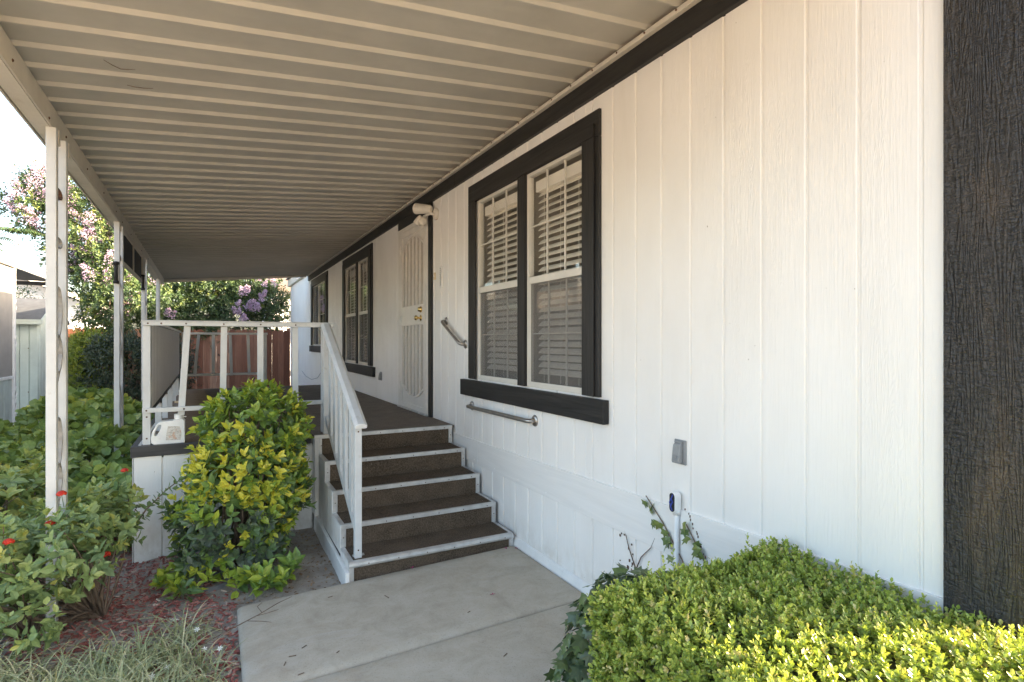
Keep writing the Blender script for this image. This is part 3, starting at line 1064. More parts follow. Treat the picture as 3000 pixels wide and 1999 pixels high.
# small black lamps on the second and third posts
for (yy, xx, zz, lab) in ((7.17, -.925, 2.22, 'small black tube lantern clipped to the second carport post'), (10.02, -.965, 2.38, 'small black tube lantern clipped to the third carport post')):
    t = thing('post_lantern', lab, 'lantern', (xx, yy, zz), 'black lanterns on the carport posts')
    add('lantern_body', MB().tube([(xx, yy - .03, zz), (xx, yy - .03, zz + .2)], .018, 10), M['dark'], t, smooth=True)
    for z in (zz, zz + .2):
        add('lantern_cap', MB().lathe([(.026, -.015), (.03, 0), (.026, .015)], (xx, yy - .03, z), (0, 0, 1), 12), M['dark'], t, smooth=True)

# shade screen hung from the beam
t = thing('shade_screen', 'black mesh shade screen in two framed panels hung between carport posts', 'shade screen', (-.95, 8.8, 2.5))
sy = [7.52, 8.85, 10.0]
for a, b_ in zip(sy, sy[1:]):
    add('screen_panel', MB().beam((xb(a) - .03, a + .03, 2.68), (xb(b_) - .03, b_ - .03, 2.68), .006, .34), M['shade_mesh'], t)
for y in sy:
    add('screen_stile', MB().box(xb(y) - .045, xb(y) - .015, y - .03, y + .03, 2.50, 2.862), M['beam'], t, bevel=.002)
add('screen_rail', MB().beam((xb(sy[0]) - .03, sy[0], 2.50), (xb(sy[-1]) - .03, sy[-1], 2.50), .03, .04), M['beam'], t, bevel=.002)

# ------------------------------------------------------------------ porch
DZ = .78
DX0 = -.565
DYF, DYB = 5.19, 10.95
SX0, SX1 = .795, 2.03
dk = thing('porch_deck', 'raised porch deck with brown carpet, black edge trim and white skirt', 'porch', (.7, 8, -.12))
q = MB().box(DX0 + .02, W - .004, DYF + .005, DYB, DZ - .10, DZ)
q.box(SX0 - .03, W - .004, 5.06, DYF + .004, DZ - .10, DZ)
add('deck_carpet', MB().box(DX0 + .03, W - .004, DYF + .02, DYB, DZ - .02, DZ).box(SX0 - .04, W - .004, 5.076, DYF + .019, DZ - .02, DZ), M['carpet_deck'], dk)
add('edge_trim', MB().box(DX0 - .015, SX0 - .05, DYF - .02, DYF + .018, DZ - .082, DZ + .003), M['black_hx'], dk, bevel=.003)
add('edge_trim', MB().box(DX0 - .015, DX0 + .028, DYF + .019, DYB, DZ - .082, DZ + .003), M['black_h'], dk, bevel=.003)
add('edge_strip', MB().box(DX0 + .03, DX0 + .05, DYF + .03, DYB - .01, DZ + .0005, DZ + .004), M['alu'], dk)
# skirt boards at the front and on the left
x = DX0 + .002
while x < SX0 - .05:
    x2 = min(x + .195, SX0 - .036)
    o = add('skirt_board', MB().prism([(x + .004, DYF + .001), (x + .008, DYF - .003), (x2 - .010, DYF - .003), (x2 - .006, DYF + .001), (x2 - .006, DYF + .012), (x + .004, DYF + .012)], 'z', -.15, DZ - .083), M['siding'], dk)
    x = x2
add('skirt_back', MB().box(DX0 + .005, SX0 - .036, DYF + .0125, DYF + .03, -.2, DZ - .1), M['white'], dk)
yy = DYF + .035
while yy < DYB - .05:
    y2 = min(yy + .2, DYB)
    add('skirt_board', MB().box(DX0, DX0 + .012, yy + .004, y2 - .006, -.2, DZ - .083), M['siding'], dk)
    yy = y2
add('corner_trim', MB().box(DX0 - .004, DX0 + .0, DYF - .004, DYF + .03, -.15, DZ - .083), M['white_wood'], dk)

# --- steps
st = thing('porch_steps', 'brown carpeted porch steps with aluminium nosings against the white wall', 'steps', (1.4, 4.3, 0))
NY = [3.80, 4.105, 4.42, 4.74, 5.06]
NZ = [.115, .2775, .445, .6125, .78]
for i in range(5):
    zlo = -.05 if i == 0 else NZ[i - 1]
    yr = NY[i]
    if i < 4:
        add('tread', MB().box(SX0 + .022, SX1 - .02, yr + .012, NY[i + 1] + .02, NZ[i] - .02, NZ[i]), M['carpet'], st)
    add('riser', MB().box(SX0 + .022, SX1 - .02, yr + .012, yr + .03, zlo, NZ[i] - .021), M['carpet'], st)
    # nosing
    h_ = .029
    if i == 0:
        q = MB().prism([(yr - .014, NZ[i] - .018), (yr - .011, NZ[i] - .004), (yr - .002, NZ[i] + .004), (yr + .03, NZ[i] + .005), (yr + .03, NZ[i] + .001), (yr + .011, NZ[i] - .001), (yr + .011, NZ[i] - .036), (yr - .002, NZ[i] - .036), (yr - .011, NZ[i] - .030)], 'x', SX0 - .012, SX1 - .005)
    else:
        q = MB().prism([(yr, NZ[i] - h_), (yr, NZ[i] + .003), (yr + .028, NZ[i] + .003), (yr + .028, NZ[i] + .0005), (yr + .011, NZ[i] + .0005), (yr + .011, NZ[i] - h_)], 'x', SX0 - .002 if i < 4 else SX0 - .04, SX1 - .001)
    add('nosing', q, M['alu'], st, bevel=.0015)
    # vertical edge strips on both ends of the riser
    if i > 0:
        for (a, b_) in ((SX0 - .002, SX0 + .034), (SX1 - .036, SX1 - .001)):
            if i == 4 and a < 1: b_ -= .012
            add('riser_strip', MB().box(a, b_, yr + .002, yr + .0115, NZ[i - 1] + .004, NZ[i] - h_ - .001), M['alu'], st, bevel=.0015)
    else:
        add('riser_strip', MB().box(SX0 - .010, SX0 + .024, yr + .0, yr + .0115, -.03, NZ[0] - .037), M['alu'], st, bevel=.0015)
        add('riser_strip', MB().box(SX1 - .036, SX1 - .001, yr + .0, yr + .0115, -.03, NZ[0] - .037), M['alu'], st, bevel=.0015)
    if i < 4:
        for (a, b_) in ((SX0 - .004, SX0 + .026), (SX1 - .024, SX1 - .001)):
            add('tread_strip', MB().box(a, b_, yr + .029, NY[i + 1] + .001, NZ[i] + .0005, NZ[i] + .0035), M['alu'], st)
sm = MB()
for i in range(5):
    for x in np.linspace(SX0 + .12, SX1 - .08, 6):
        sm.lathe([(.0045, 0), (.004, .002)], (x, NY[i] - (.014 if i == 0 else 0), NZ[i] - .016), (0, -1, 0), 6)
    if i:
        for x in (SX0 + .016, SX1 - .018):
            sm.lathe([(.0045, 0), (.004, .002)], (x, NY[i] + .002, NZ[i] - .09), (0, -1, 0), 6)
add('screw', sm, M['rust'], st)
# left side panel: stepped boards
for i in range(4):
    y0_, y1_ = NY[i] + .004, NY[i + 1] + .004
    for k in range(2):
        a = y0_ + (y1_ - y0_) * k / 2 + .002; b_ = y0_ + (y1_ - y0_) * (k + 1) / 2 - .003
        add('side_board', MB().box(SX0 - .006, SX0 + .021, a, b_, .075 if i else .05, NZ[i] - .003), M['siding'], st)
add('side_board', MB().box(SX0 - .036, SX0 + .021, 5.066, DYF + .012, .085, DZ - .022), M['siding'], st)
add('base_board', MB().prism([(3.79, -.12), (5.15, -.14), (5.15, .085), (3.79, .055)], 'x', SX0 - .034, SX0 - .0065), M['white'], st, bevel=.004)
add('carcass', MB().box(SX0 + .022, SX1, 3.84, 5.05, -.1, .09), M['dark'], st)


# --- railings
def rails(name, label, cat, loc, pieces, group=None):
    t = thing(name, label, cat, loc, group)
    for nm_, mb_, mt, bv in pieces:
        add(nm_, mb_, mt, t, bevel=bv)
    return t


YF = 5.24
zt = 1.752
P = [('top_rail', MB().box(-.505, .945, YF - .032, YF + .03, zt - .03, zt + .006), M['rail'], .003),
     ('rail_cap', MB().box(-.515, .955, YF - .042, YF + .04, zt + .0065, zt + .013), M['rail'], .002),
     ('bottom_rail', MB().box(-.508, .88, YF - .028, YF - .002, 1.035, 1.072), M['rail'], .003),
     ('end_post', MB().box(-.508, -.455, YF + .0, YF + .05, DZ, zt - .031), M['rail'], .003),
     ('end_post', MB().box(.842, .895, YF + .0, YF + .05, DZ, zt - .031), M['rail'], .003)]
for k, (x, lean) in enumerate(((-.215, .032), (.06, .008), (.34, 0), (.62, -.003))):
    q = MB()
    q.beam((x - lean, YF + .012, 1.0), (x + lean * .4, YF + .012, zt - .032), .048, .024, (0, 1, 0))
    P.append(('baluster', q, M['rail'], .002))
sm = MB()
for x in (-.47, -.38, -.21, .06, .34, .62, .87):
    sm.lathe([(.007, 0), (.006, .003)], (x, YF - .032, zt - .012), (0, -1, 0), 8)
for x in (-.48, -.225, .06, .34, .62, .86):
    sm.lathe([(.007, 0), (.006, .003)], (x, YF - .028, 1.053), (0, -1, 0), 8)
for z in (.83, 1.0):
    sm.lathe([(.007, 0), (.006, .003)], (-.48, YF, z), (0, -1, 0), 8)
    sm.lathe([(.007, 0), (.006, .003)], (.868, YF, z), (0, -1, 0), 8)
P.append(('screw', sm, M['rust'], 0))
rails('front_railing', 'white metal porch railing facing the viewer above the yellow green shrub', 'railing', (.2, YF, DZ), P)

YBK = 10.88
zt2 = 1.74
P = [('top_rail', MB().box(-.50, .82, YBK - .03, YBK + .03, zt2 - .03, zt2 + .006), M['rail'], .003),
     ('bottom_rail', MB().box(-.50, .80, YBK - .025, YBK, 1.005, 1.045), M['rail'], .003),
     ('end_post', MB().box(-.50, -.45, YBK + .001, YBK + .045, DZ, zt2 - .031), M['rail'], .003),
     ('end_post', MB().box(.76, .81, YBK + .001, YBK + .045, DZ, zt2 - .031), M['rail'], .003)]
for x, lean in ((-.285, .03), (-.035, .0), (.235, -.01), (.515, -.01)):
    q = MB()
    q.beam((x - lean, YBK + .012, 1.0), (x + lean, YBK + .012, zt2 - .032), .045, .022, (0, 1, 0))
    P.append(('baluster', q, M['rail'], .002))
rails('back_railing', 'white railing at the far end of the porch before the brown fence', 'railing', (.15, YBK, DZ), P)

XS = -.495
M['panel'] = m_paint('panel_white', (.82, .81, .78), .45, .03, 6)
M['dark_joint'] = m_paint('groove_shade_paint', (.035, .03, .026), .8, .1, 9)  # painted dark lines standing for shade in the corrugation grooves
P = [('top_rail', MB().box(XS - .03, XS + .03, YF + .055, YBK - .035, 1.735, 1.765), M['rail'], .003),
     ('bottom_rail', MB().box(XS - .02, XS + .012, YF + .055, YBK - .035, 1.035, 1.06), M['black_h'], .002)]
P.append(('panel_back', MB().box(XS - .004, XS + .0018, YF + .06, YBK - .04, 1.061, 1.734), M['dark_joint'], 0))
yy = YF + .06
while yy < YBK - .05:
    y2 = min(yy + .165, YBK - .04)
    P.append(('panel_strip', MB().box(XS - .0035, XS + .0022, yy + .013, y2 - .013, 1.061, 1.734), M['panel'], 0))
    yy = y2
for y in (6.02, 6.98, 7.95, 8.9, 9.85):
    P.append(('leg', MB().box(XS - .02, XS + .03, y - .012, y + .012, DZ, 1.034), M['rail'], .002))
rails('side_railing', 'long side railing clad in vertical white corrugated metal', 'railing', (XS, 8, DZ), P).rotation_euler.z = .0145

# stair handrail
HX = .862
p0, p1 = Vector((HX, 3.79, 1.03)), Vector((HX, 5.15, 1.742))
t = thing('stair_handrail', 'white metal stair handrail sloping down to a newel on the lowest step', 'handrail', (HX, 3.9, .115))
d = (p1 - p0).normalized(); up = Vector((1, 0, 0)).cross(d) * -1
if up.z < 0: up = -up
sec = [(-.042, -.012), (-.042, .006), (-.02, .02), (.02, .02), (.042, .006), (.042, -.012), (.034, -.014), (-.034, -.014)]
q = MB(); b0 = 0
for e in (p0, p1):
    for (a, b_) in sec:
        q.v.append(tuple(e + Vector((1, 0, 0)) * a + up * b_))
ns = len(sec)
q.f += [tuple(range(ns)), tuple(range(2 * ns - 1, ns - 1, -1))]
for j in range(ns):
    q.f.append((j, j + ns, (j + 1) % ns + ns, (j + 1) % ns))
add('top_rail', q, M['rail'], t, bevel=.002)
ec = MB()
e0 = p0 - d * .004
for (s_, off) in ((.98, 0), (.90, -.010)):
    for (a, b_) in sec:
        ec.v.append(tuple(e0 + d * off + Vector((1, 0, 0)) * a * s_ + up * b_ * s_))
ec.f = [tuple(range(ns)), tuple(range(2 * ns - 1, ns - 1, -1))] + [(j, j + ns, (j + 1) % ns + ns, (j + 1) % ns) for j in range(ns)]
add('end_cap', ec, M['white'], t)
add('newel', MB().box(HX - .024, HX + .024, 3.862, 3.905, .115, 1.045), M['rail'], t, bevel=.003)
add('newel_foot', MB().box(HX - .028, HX + .05, 3.90, 3.93, .116, .122), M['alu'], t)
add('top_post', MB().box(HX - .024, HX + .024, 5.115, 5.16, DZ, 1.72), M['rail'], t, bevel=.003)


def rail_z(y): return 1.03 + (y - 3.79) / (5.15 - 3.79) * .712


def low_z(y): return .275 + (y - 3.9) * .53


add('lower_rail', MB().beam((HX, 3.90, low_z(3.90)), (HX, 5.12, low_z(5.12)), .022, .05), M['rail'], t, bevel=.002)
for k in range(5):
    y = 4.09 + k * .2
    q = MB()
    y0_, y1_ = y - .042, y + .042
    x0, x1 = HX - .011, HX + .011
    q.poly([(x0, y0_, low_z(y0_) + .02), (x1, y0_, low_z(y0_) + .02), (x1, y1_, low_z(y1_) + .02), (x0, y1_, low_z(y1_) + .02),
            (x0, y0_, rail_z(y0_) - .012), (x1, y0_, rail_z(y0_) - .012), (x1, y1_, rail_z(y1_) - .012), (x0, y1_, rail_z(y1_) - .012)],
           [(0, 3, 2, 1), (4, 5, 6, 7), (0, 1, 5, 4), (1, 2, 6, 5), (2, 3, 7, 6), (3, 0, 4, 7)])
    add('baluster', q, M['rail'], t, bevel=.002)
sm = MB()
for (y, z) in ((3.862, .17), (3.862, .98)):
    sm.lathe([(.006, 0), (.005, .003)], (HX, y, z), (0, -1, 0), 8)
add('screw', sm, M['rust'], t)

# ------------------------------------------------------------------ jug and jar
JX, JY = -.335, 5.275
t = thing('plastic_jug', 'white plastic handled jug with a torn label standing on the porch edge', 'jug', (JX, JY, DZ))
# side outline in x-z with a handle hole; extruded along y
out = [(.115, 0), (-.095, 0), (-.112, .012), (-.115, .055), (-.108, .10), (-.075, .165), (-.05, .178), (.03, .182), (.045, .19), (.10, .19), (.115, .175)]
hole = [(-.092, .072), (-.087, .068), (-.074, .072), (-.050, .125), (-.045, .150), (-.052, .156), (-.066, .150), (-.09, .095)]
q = MB()
dy = .055
# bridge polygon with hole through triangulated strip built by bmesh later
import bmesh
bm = bmesh.new()
for pts_, in ((out,), (hole,)):
    vs = [bm.verts.new((p[0], 0, p[1])) for p in pts_]
    for i in range(len(vs)):
        bm.edges.new((vs[i], vs[(i + 1) % len(vs)]))
bmesh.ops.triangle_fill(bm, use_beauty=True, use_dissolve=False, edges=bm.edges[:])
# drop faces inside the hole
def inside(pt, poly):
    c_ = False
    j = len(poly) - 1
    for i in range(len(poly)):
        if (poly[i][1] > pt[1]) != (poly[j][1] > pt[1]) and pt[0] < (poly[j][0] - poly[i][0]) * (pt[1] - poly[i][1]) / (poly[j][1] - poly[i][1]) + poly[i][0]:
            c_ = not c_
        j = i
    return c_


kill = [f for f in bm.faces if inside((f.calc_center_median().x, f.calc_center_median().z), hole)]
if kill: bmesh.ops.delete(bm, geom=kill, context='FACES_ONLY')
ret = bmesh.ops.extrude_face_region(bm, geom=bm.faces[:])
bmesh.ops.translate(bm, verts=[v_ for v_ in ret['geom'] if isinstance(v_, bmesh.types.BMVert)], vec=(0, dy * 2, 0))
bmesh.ops.translate(bm, verts=bm.verts[:], vec=(0, -dy, 0))
bmesh.ops.recalc_face_normals(bm, faces=bm.faces[:])
me = bpy.data.meshes.new('jug_body'); bm.to_mesh(me); bm.free()
M['jug'] = m_paint('jug_plastic', (.86, .855, .83), .35, .04, 10, dirt=((.5, .45, .38), .3))
me.materials.append(M['jug'])
o = bpy.data.objects.new('jug_body', me); C.objects.link(o); o.parent = t; WORLD_LOC[o.name] = (JX, JY, DZ)
bv = o.modifiers.new('bevel', 'BEVEL'); bv.width = .012; bv.segments = 3; bv.limit_method = 'ANGLE'; bv.angle_limit = R(50)
add('jug_cap', MB().lathe([(.030, .188), (.030, .195), (.034, .196), (.034, .226), (.031, .230)], (JX + .072, JY, DZ), (0, 0, 1), 24), M['jug'], t)
add('cap_lip', MB().box(JX + .10, JX + .125, JY - .012, JY + .012, DZ + .20, DZ + .207), M['jug'], t, bevel=.002)
m, n, b = newmat('torn_label_print')
v = pos_vec(n, (1, 1, 1))
c = ramp(n, noise(n, pos_vec(n, (1, 1, 6)), 30, 3, .6), [(.40, (.72, .68, .62)), (.47, (.72, .68, .62)), (.5, (.25, .20, .17)), (.54, (.72, .67, .60))])
c = mixc(n, ramp(n, noise(n, v, 22, 2), [(.6, (0, 0, 0)), (.64, (.7, .7, .7))]), c, (.62, .36, .24))
n.links.new(c, b.inputs['Base Color'])
q = MB(); q.poly([(JX - .015, JY - dy - .0008, DZ + .03), (JX + .085, JY - dy - .0008, DZ + .025), (JX + .092, JY - dy - .002, DZ + .075), (JX + .08, JY - dy - .0008, DZ + .135), (JX + .0, JY - dy - .0008, DZ + .14), (JX - .01, JY - dy - .0008, DZ + .09)], [(0, 1, 2, 3, 4, 5)])
add('jug_label', q, m, t)

t = thing('glass_jar', 'small clear glass jar with a metal lid farther back along the porch edge', 'jar', (-.40, 7.75, DZ))
add('jar_glass', MB().lathe([(.03, .0), (.036, .006), (.037, .06), (.03, .078), (.027, .09)], (-.40, 7.75, DZ), (0, 0, 1), 18), M['glass'], t, smooth=True)
add('jar_lid', MB().lathe([(.031, .086), (.031, .102), (.029, .104)], (-.40, 7.75, DZ), (0, 0, 1), 18), M['beige_plastic'], t)

# ------------------------------------------------------------------ fence
fn = thing('wooden_fence', 'dog eared red brown wooden fence across the back of the yard', 'fence', (0, 18.6, -.12))
bms = []
for k in range(3):
    hgt = 2.06 + k * .012
    wd = .166
    ol = [(0, 0), (wd, 0), (wd, hgt - .05), (wd - .032, hgt), (.032, hgt), (0, hgt - .05)]
    bms.append(mesh_from('fence_board', MB().prism(ol, 'y', 0, .018)))
x = -6.5
while x < 1.95:
    put('fence_board', random.choice(bms), M['fence'], fn, (x, 18.55 + random.uniform(-.006, .006), -.13 + random.uniform(-.012, .012)), (0, R(random.uniform(-.07, .07)), 0))
    x += .1672
add('fence_post', MB().box(1.955, 2.05, 18.57, 18.66, -.13, 2.0), M['fence'], fn)
for z in (.3, 1.55):
    add('fence_rail', MB().box(-6.5, 1.95, 18.585, 18.625, z, z + .09), M['fence'], fn)

# ------------------------------------------------------------------ neighbouring buildings
M['green_metal'] = m_paint('pale_green_metal', (.50, .56, .52), .5, .05, 4, dirt=((.35, .33, .28), .3))
M['beige_cloth'] = m_paint('beige_shade_cloth', (.31, .285, .255), .8, .06, 3)
M['shed_roof'] = m_paint('dark_grey_roof', (.11, .115, .125), .7, .12, 8, stretch=(1, 1, 1))
nb_ = thing('neighbor_carport', 'neighbouring white carport with beige shade cloth side at far left', 'carport', (-3.2, 11.5, -.12))
add('carport_roof', MB().prism([(-3.0, 2.86), (-6.5, 3.0), (-6.5, 3.04), (-3.0, 2.90)], 'y', 5.5, 15.2), M['shed_roof'], nb_)
add('roof_fascia', MB().box(-2.998, -2.95, 5.5, 15.2, 2.83, 2.985), m_paint('weathered_fascia', (.46, .46, .45), .5, .05, 3), nb_, bevel=.004)
add('fascia_lip', MB().box(-2.949, -2.93, 5.5, 15.2, 2.945, 2.985), M['white'], nb_)
add('end_fascia', MB().box(-6.5, -2.999, 15.16, 15.2, 2.78, 2.86), M['shed_roof'], nb_)
for y in (12.2, 6.0):
    p_ = add('post', MB().box(-3.03, -2.97, y - .03, y + .03, -.15, 2.83), M['white'], nb_, bevel=.003)
sm = MB()
for z in (.55, .75, .35, 1.6, 2.2):
    ring = [(-2.96, 12.17, z - .09), (-2.955, 12.2, z - .03), (-2.965, 12.17, z + .03), (-2.96, 12.2, z + .09)]
    sm.tube(ring, .007, 6)
add('scroll', sm, M['white'], nb_)
add('shade_cloth', MB().box(-3.012, -3.0, 6.04, 12.16, 1.02, 2.82), M['beige_cloth'], nb_)
add('side_rail', MB().box(-3.03, -2.985, 6.04, 12.16, .97, 1.018), M['white'], nb_, bevel=.003)
yy = 6.04
while yy < 12.1:
    y2 = min(yy + .3, 12.15)
    if yy > 9:
        add('skirt_panel', MB().prism([(-3.02, yy), (-3.0, yy + .02), (-3.0, y2 - .02), (-3.02, y2), (-3.03, y2), (-3.03, yy)], 'z', -.15, .969), M['green_metal'], nb_)
    yy = y2
add('skirt_back', MB().box(-3.05, -3.031, 6.04, 12.16, -.15, .969), M['green_metal'], nb_)

sh = thing('garden_shed', 'pale green metal garden shed with a dark roof beside the neighbouring carport', 'shed', (-4.2, 16, -.12))
x = -5.4
while x < -3.25:
    x2 = min(x + .155, -3.24)
    add('wall_panel', MB().prism([(x, 14.82), (x + .012, 14.80), (x2 - .012, 14.80), (x2, 14.82), (x2, 14.84), (x, 14.84)], 'z', -.15, 2.0), M['green_metal'], sh)
    x = x2
yy = 14.86
while yy < 17.2:
    y2 = min(yy + .155, 17.2)
    zt_ = 2.0 + .45 * (1 - abs((yy + y2) / 2 - 16.0) / 1.2)
    add('wall_panel', MB().prism([(-3.24, yy), (-3.22, yy + .012), (-3.22, y2 - .012), (-3.24, y2), (-3.26, y2), (-3.26, yy)], 'z', -.15, zt_ - .02), M['green_metal'], sh)
    yy = y2
q = MB().prism([(14.68, 1.99), (16.0, 2.50), (17.32, 1.99), (17.32, 2.03), (16.0, 2.55), (14.68, 2.03)], 'x', -5.5, -3.18)
add('roof', q, M['shed_roof'], sh)
add('eave_trim', MB().box(-5.5, -3.16, 14.655, 14.678, 1.94, 2.04), M['green_metal'], sh, bevel=.003)
add('rake_trim', MB().beam((-3.165, 14.67, 1.99), (-3.165, 16.0, 2.505), .025, .09, (0, 0, 1)), M['green_metal'], sh)
sm = MB()
for x in (-5.0, -4.6, -4.2, -3.8, -3.4):
    for z in (.55, 1.45):
        sm.lathe([(.012, 0), (.008, .006)], (x, 14.80, z), (0, -1, 0), 6)
add('screw', sm, M['rust'], sh)


def far_house(label, x0, x1, y0, y1, zw, zr_, axis, wins, loc, col):
    hs = thing('far_house', label, 'house', loc)
    wm = m_paint('far_house_paint', col, .6, .04, 1.2)
    ww = MB().box(x0, x1, y0, y1, -.15, zw)
    add('wall', ww, wm, hs)
    if axis == 'y':                                  # ridge along y: gable facing us
        xm = (x0 + x1) / 2
        add('gable', MB().prism([(x0, zw), (x1, zw), (xm, zr_)], 'y', y0, y1), wm, hs)
        rf = MB().prism([(x0 - .5, zw - .12), (xm, zr_ + .05), (x1 + .5, zw - .12), (x1 + .5, zw + .02), (xm, zr_ + .2), (x0 - .5, zw + .02)], 'y', y0 - .6, y1 + .5)
        add('roof', rf, M['shed_roof'], hs)
        for s_ in (-1, 1):
            xe = x0 - .5 if s_ < 0 else x1 + .5
            add('rake_board', MB().beam((xe, y0 - .62, zw - .03), (xm, y0 - .62, zr_ + .14), .04, .2, (0, 0, 1)), M['cream'], hs)
    else:
        ym_ = (y0 + y1) / 2
        rf = MB().prism([(y0 - .5, zw - .1), (ym_, zr_), (y1 + .5, zw - .1), (y1 + .5, zw + .05), (ym_, zr_ + .15), (y0 - .5, zw + .05)], 'x', x0 - .5, x1 + .5)
        add('roof', rf, m_paint('far_brown_roof', (.20, .15, .12), .8, .1, 5), hs)
        add('gable', MB().prism([(y0, zw), (y1, zw), (ym_, zr_ - .02)], 'x', x0, x1), wm, hs)
    for (a, b_, z0, z1) in wins:
        f_ = add('window', MB().box(a, b_, y0 - .04, y0 - .003, z0, z1), M['vinyl'], hs)
        g_ = add('pane', MB().box(a + .06, b_ - .06, y0 - .045, y0 - .041, z0 + .06, z1 - .06), M['glass'], f_)
    return hs


h1 = far_house('white gabled house beyond the fence behind the flowering tree', -9.6, -4.2, 27.5, 36, 2.9, 4.15, 'y', [(-6.1, -5.4, 1.2, 2.4)], (-7, 30, -.12), (.80, .79, .77))
add('corner_post', MB().box(-6.9, -6.75, 27.43, 27.497, -.1, 2.9), M['cream'], h1)
h2 = far_house('cream house glimpsed beyond the fence at the end of the white wall', 2.2, 12, 27, 34, 3.9, 5.4, 'x', [(3.0, 3.7, 1.5, 2.9)], (5, 30, -.12), (.80, .77, .72))
t = thing('roof_vent', 'small dark vent pipe on the far cream house roof', 'vent', (3.4, 28.5, 4.2))
add('vent_pipe', MB().tube([(3.4, 28.5, 4.1), (3.4, 28.5, 4.85)], .12, 10), M['shed_roof'], t)
add('vent_cap', MB().lathe([(.17, 0), (.19, .1), (.05, .2)], (3.4, 28.5, 4.8), (0, 0, 1), 12), M['shed_roof'], t)

# ------------------------------------------------------------------ foliage tools
def nrm(a):
    return a / np.maximum(np.linalg.norm(a, axis=-1, keepdims=True), 1e-9)


T_OVATE = (np.array([(0, 0, 0), (-.40, .28, .05), (0, .30, -.03), (.40, .28, .05), (-.42, .60, .03), (0, .62, -.05), (.42, .60, .03), (0, 1, -.12)], float),
           [(0, 2, 1), (0, 3, 2), (1, 2, 5, 4), (2, 3, 6, 5), (4, 5, 7), (5, 6, 7)])
T_SMALL = (np.array([(0, 0, 0), (-.42, .45, .07), (0, .5, -.02), (.42, .45, .07), (-.30, .85, .04), (.30, .85, .04), (0, 1, -.04)], float),
           [(0, 2, 1), (0, 3, 2), (1, 2, 6, 4), (2, 3, 5, 6)])
T_DIA = (np.array([(0, 0, 0), (-.35, .45, .05), (.35, .45, .05), (0, 1, -.1)], float), [(0, 2, 1), (1, 2, 3)])
_r = [(0, 0, 0)]
for k in range(9):
    a = -2.55 + 5.1 * k / 8
    rr = .52 if k % 2 == 0 else .58
    _r.append((math.sin(a) * rr, .5 + math.cos(a) * rr * .92, .10 * (1 if k % 2 else .4)))
_r.append((0, .42, -.06))
T_ROUND = (np.array(_r, float), [(10, i + 1, i) for i in range(1, 9)] + [(0, 10, 1)] + [(0, 9, 10)])
_r = [(0, .05, 0)]
for (a, rr) in ((-150, .32), (-110, .60), (-75, .40), (-45, .72), (-20, .48), (0, .95), (20, .48), (45, .72), (75, .40), (110, .60), (150, .32)):
    _r.append((math.sin(R(a)) * rr * .9, .25 + math.cos(R(a)) * rr * .8, -.10 * rr))
_r.append((0, .27, .03))
T_IVY = (np.array(_r, float), [(12, i + 1, i) for i in range(1, 11)] + [(0, 12, 1), (0, 11, 12)])
T_BLADE = None


def tint_mesh(name, verts, faces, tint):
    me = bpy.data.meshes.new(name)
    me.from_pydata(verts.tolist() if hasattr(verts, 'tolist') else verts, [], faces)
    at = me.attributes.new('tint', 'FLOAT', 'POINT')
    at.data.foreach_set('value', np.ascontiguousarray(tint, dtype=np.float32))
    me.update()
    return me


def leaf_verts(P, D, N, L, Wd, T):
    D = nrm(D); N = nrm(N - D * (N * D).sum(1, keepdims=True)); S = np.cross(D, N)
    t = T[0]
    V = P[:, None, :] + S[:, None, :] * (t[None, :, 0] * Wd[:, None])[..., None] + D[:, None, :] * (t[None, :, 1] * L[:, None])[..., None] + N[:, None, :] * (t[None, :, 2] * L[:, None])[..., None]
    return V                                         # n,k,3


def in_frame(p):
    zc = p[0] * math.sin(YAW) + p[1] * math.cos(YAW)
    if zc < .2: return False
    r = p[0] * math.cos(YAW) - p[1] * math.sin(YAW)
    u = r / zc * 1636 / 1500; v_ = (p[2] - 1.6) / zc * 1636 / 1000
    return abs(u) < 1 and abs(v_) < 1


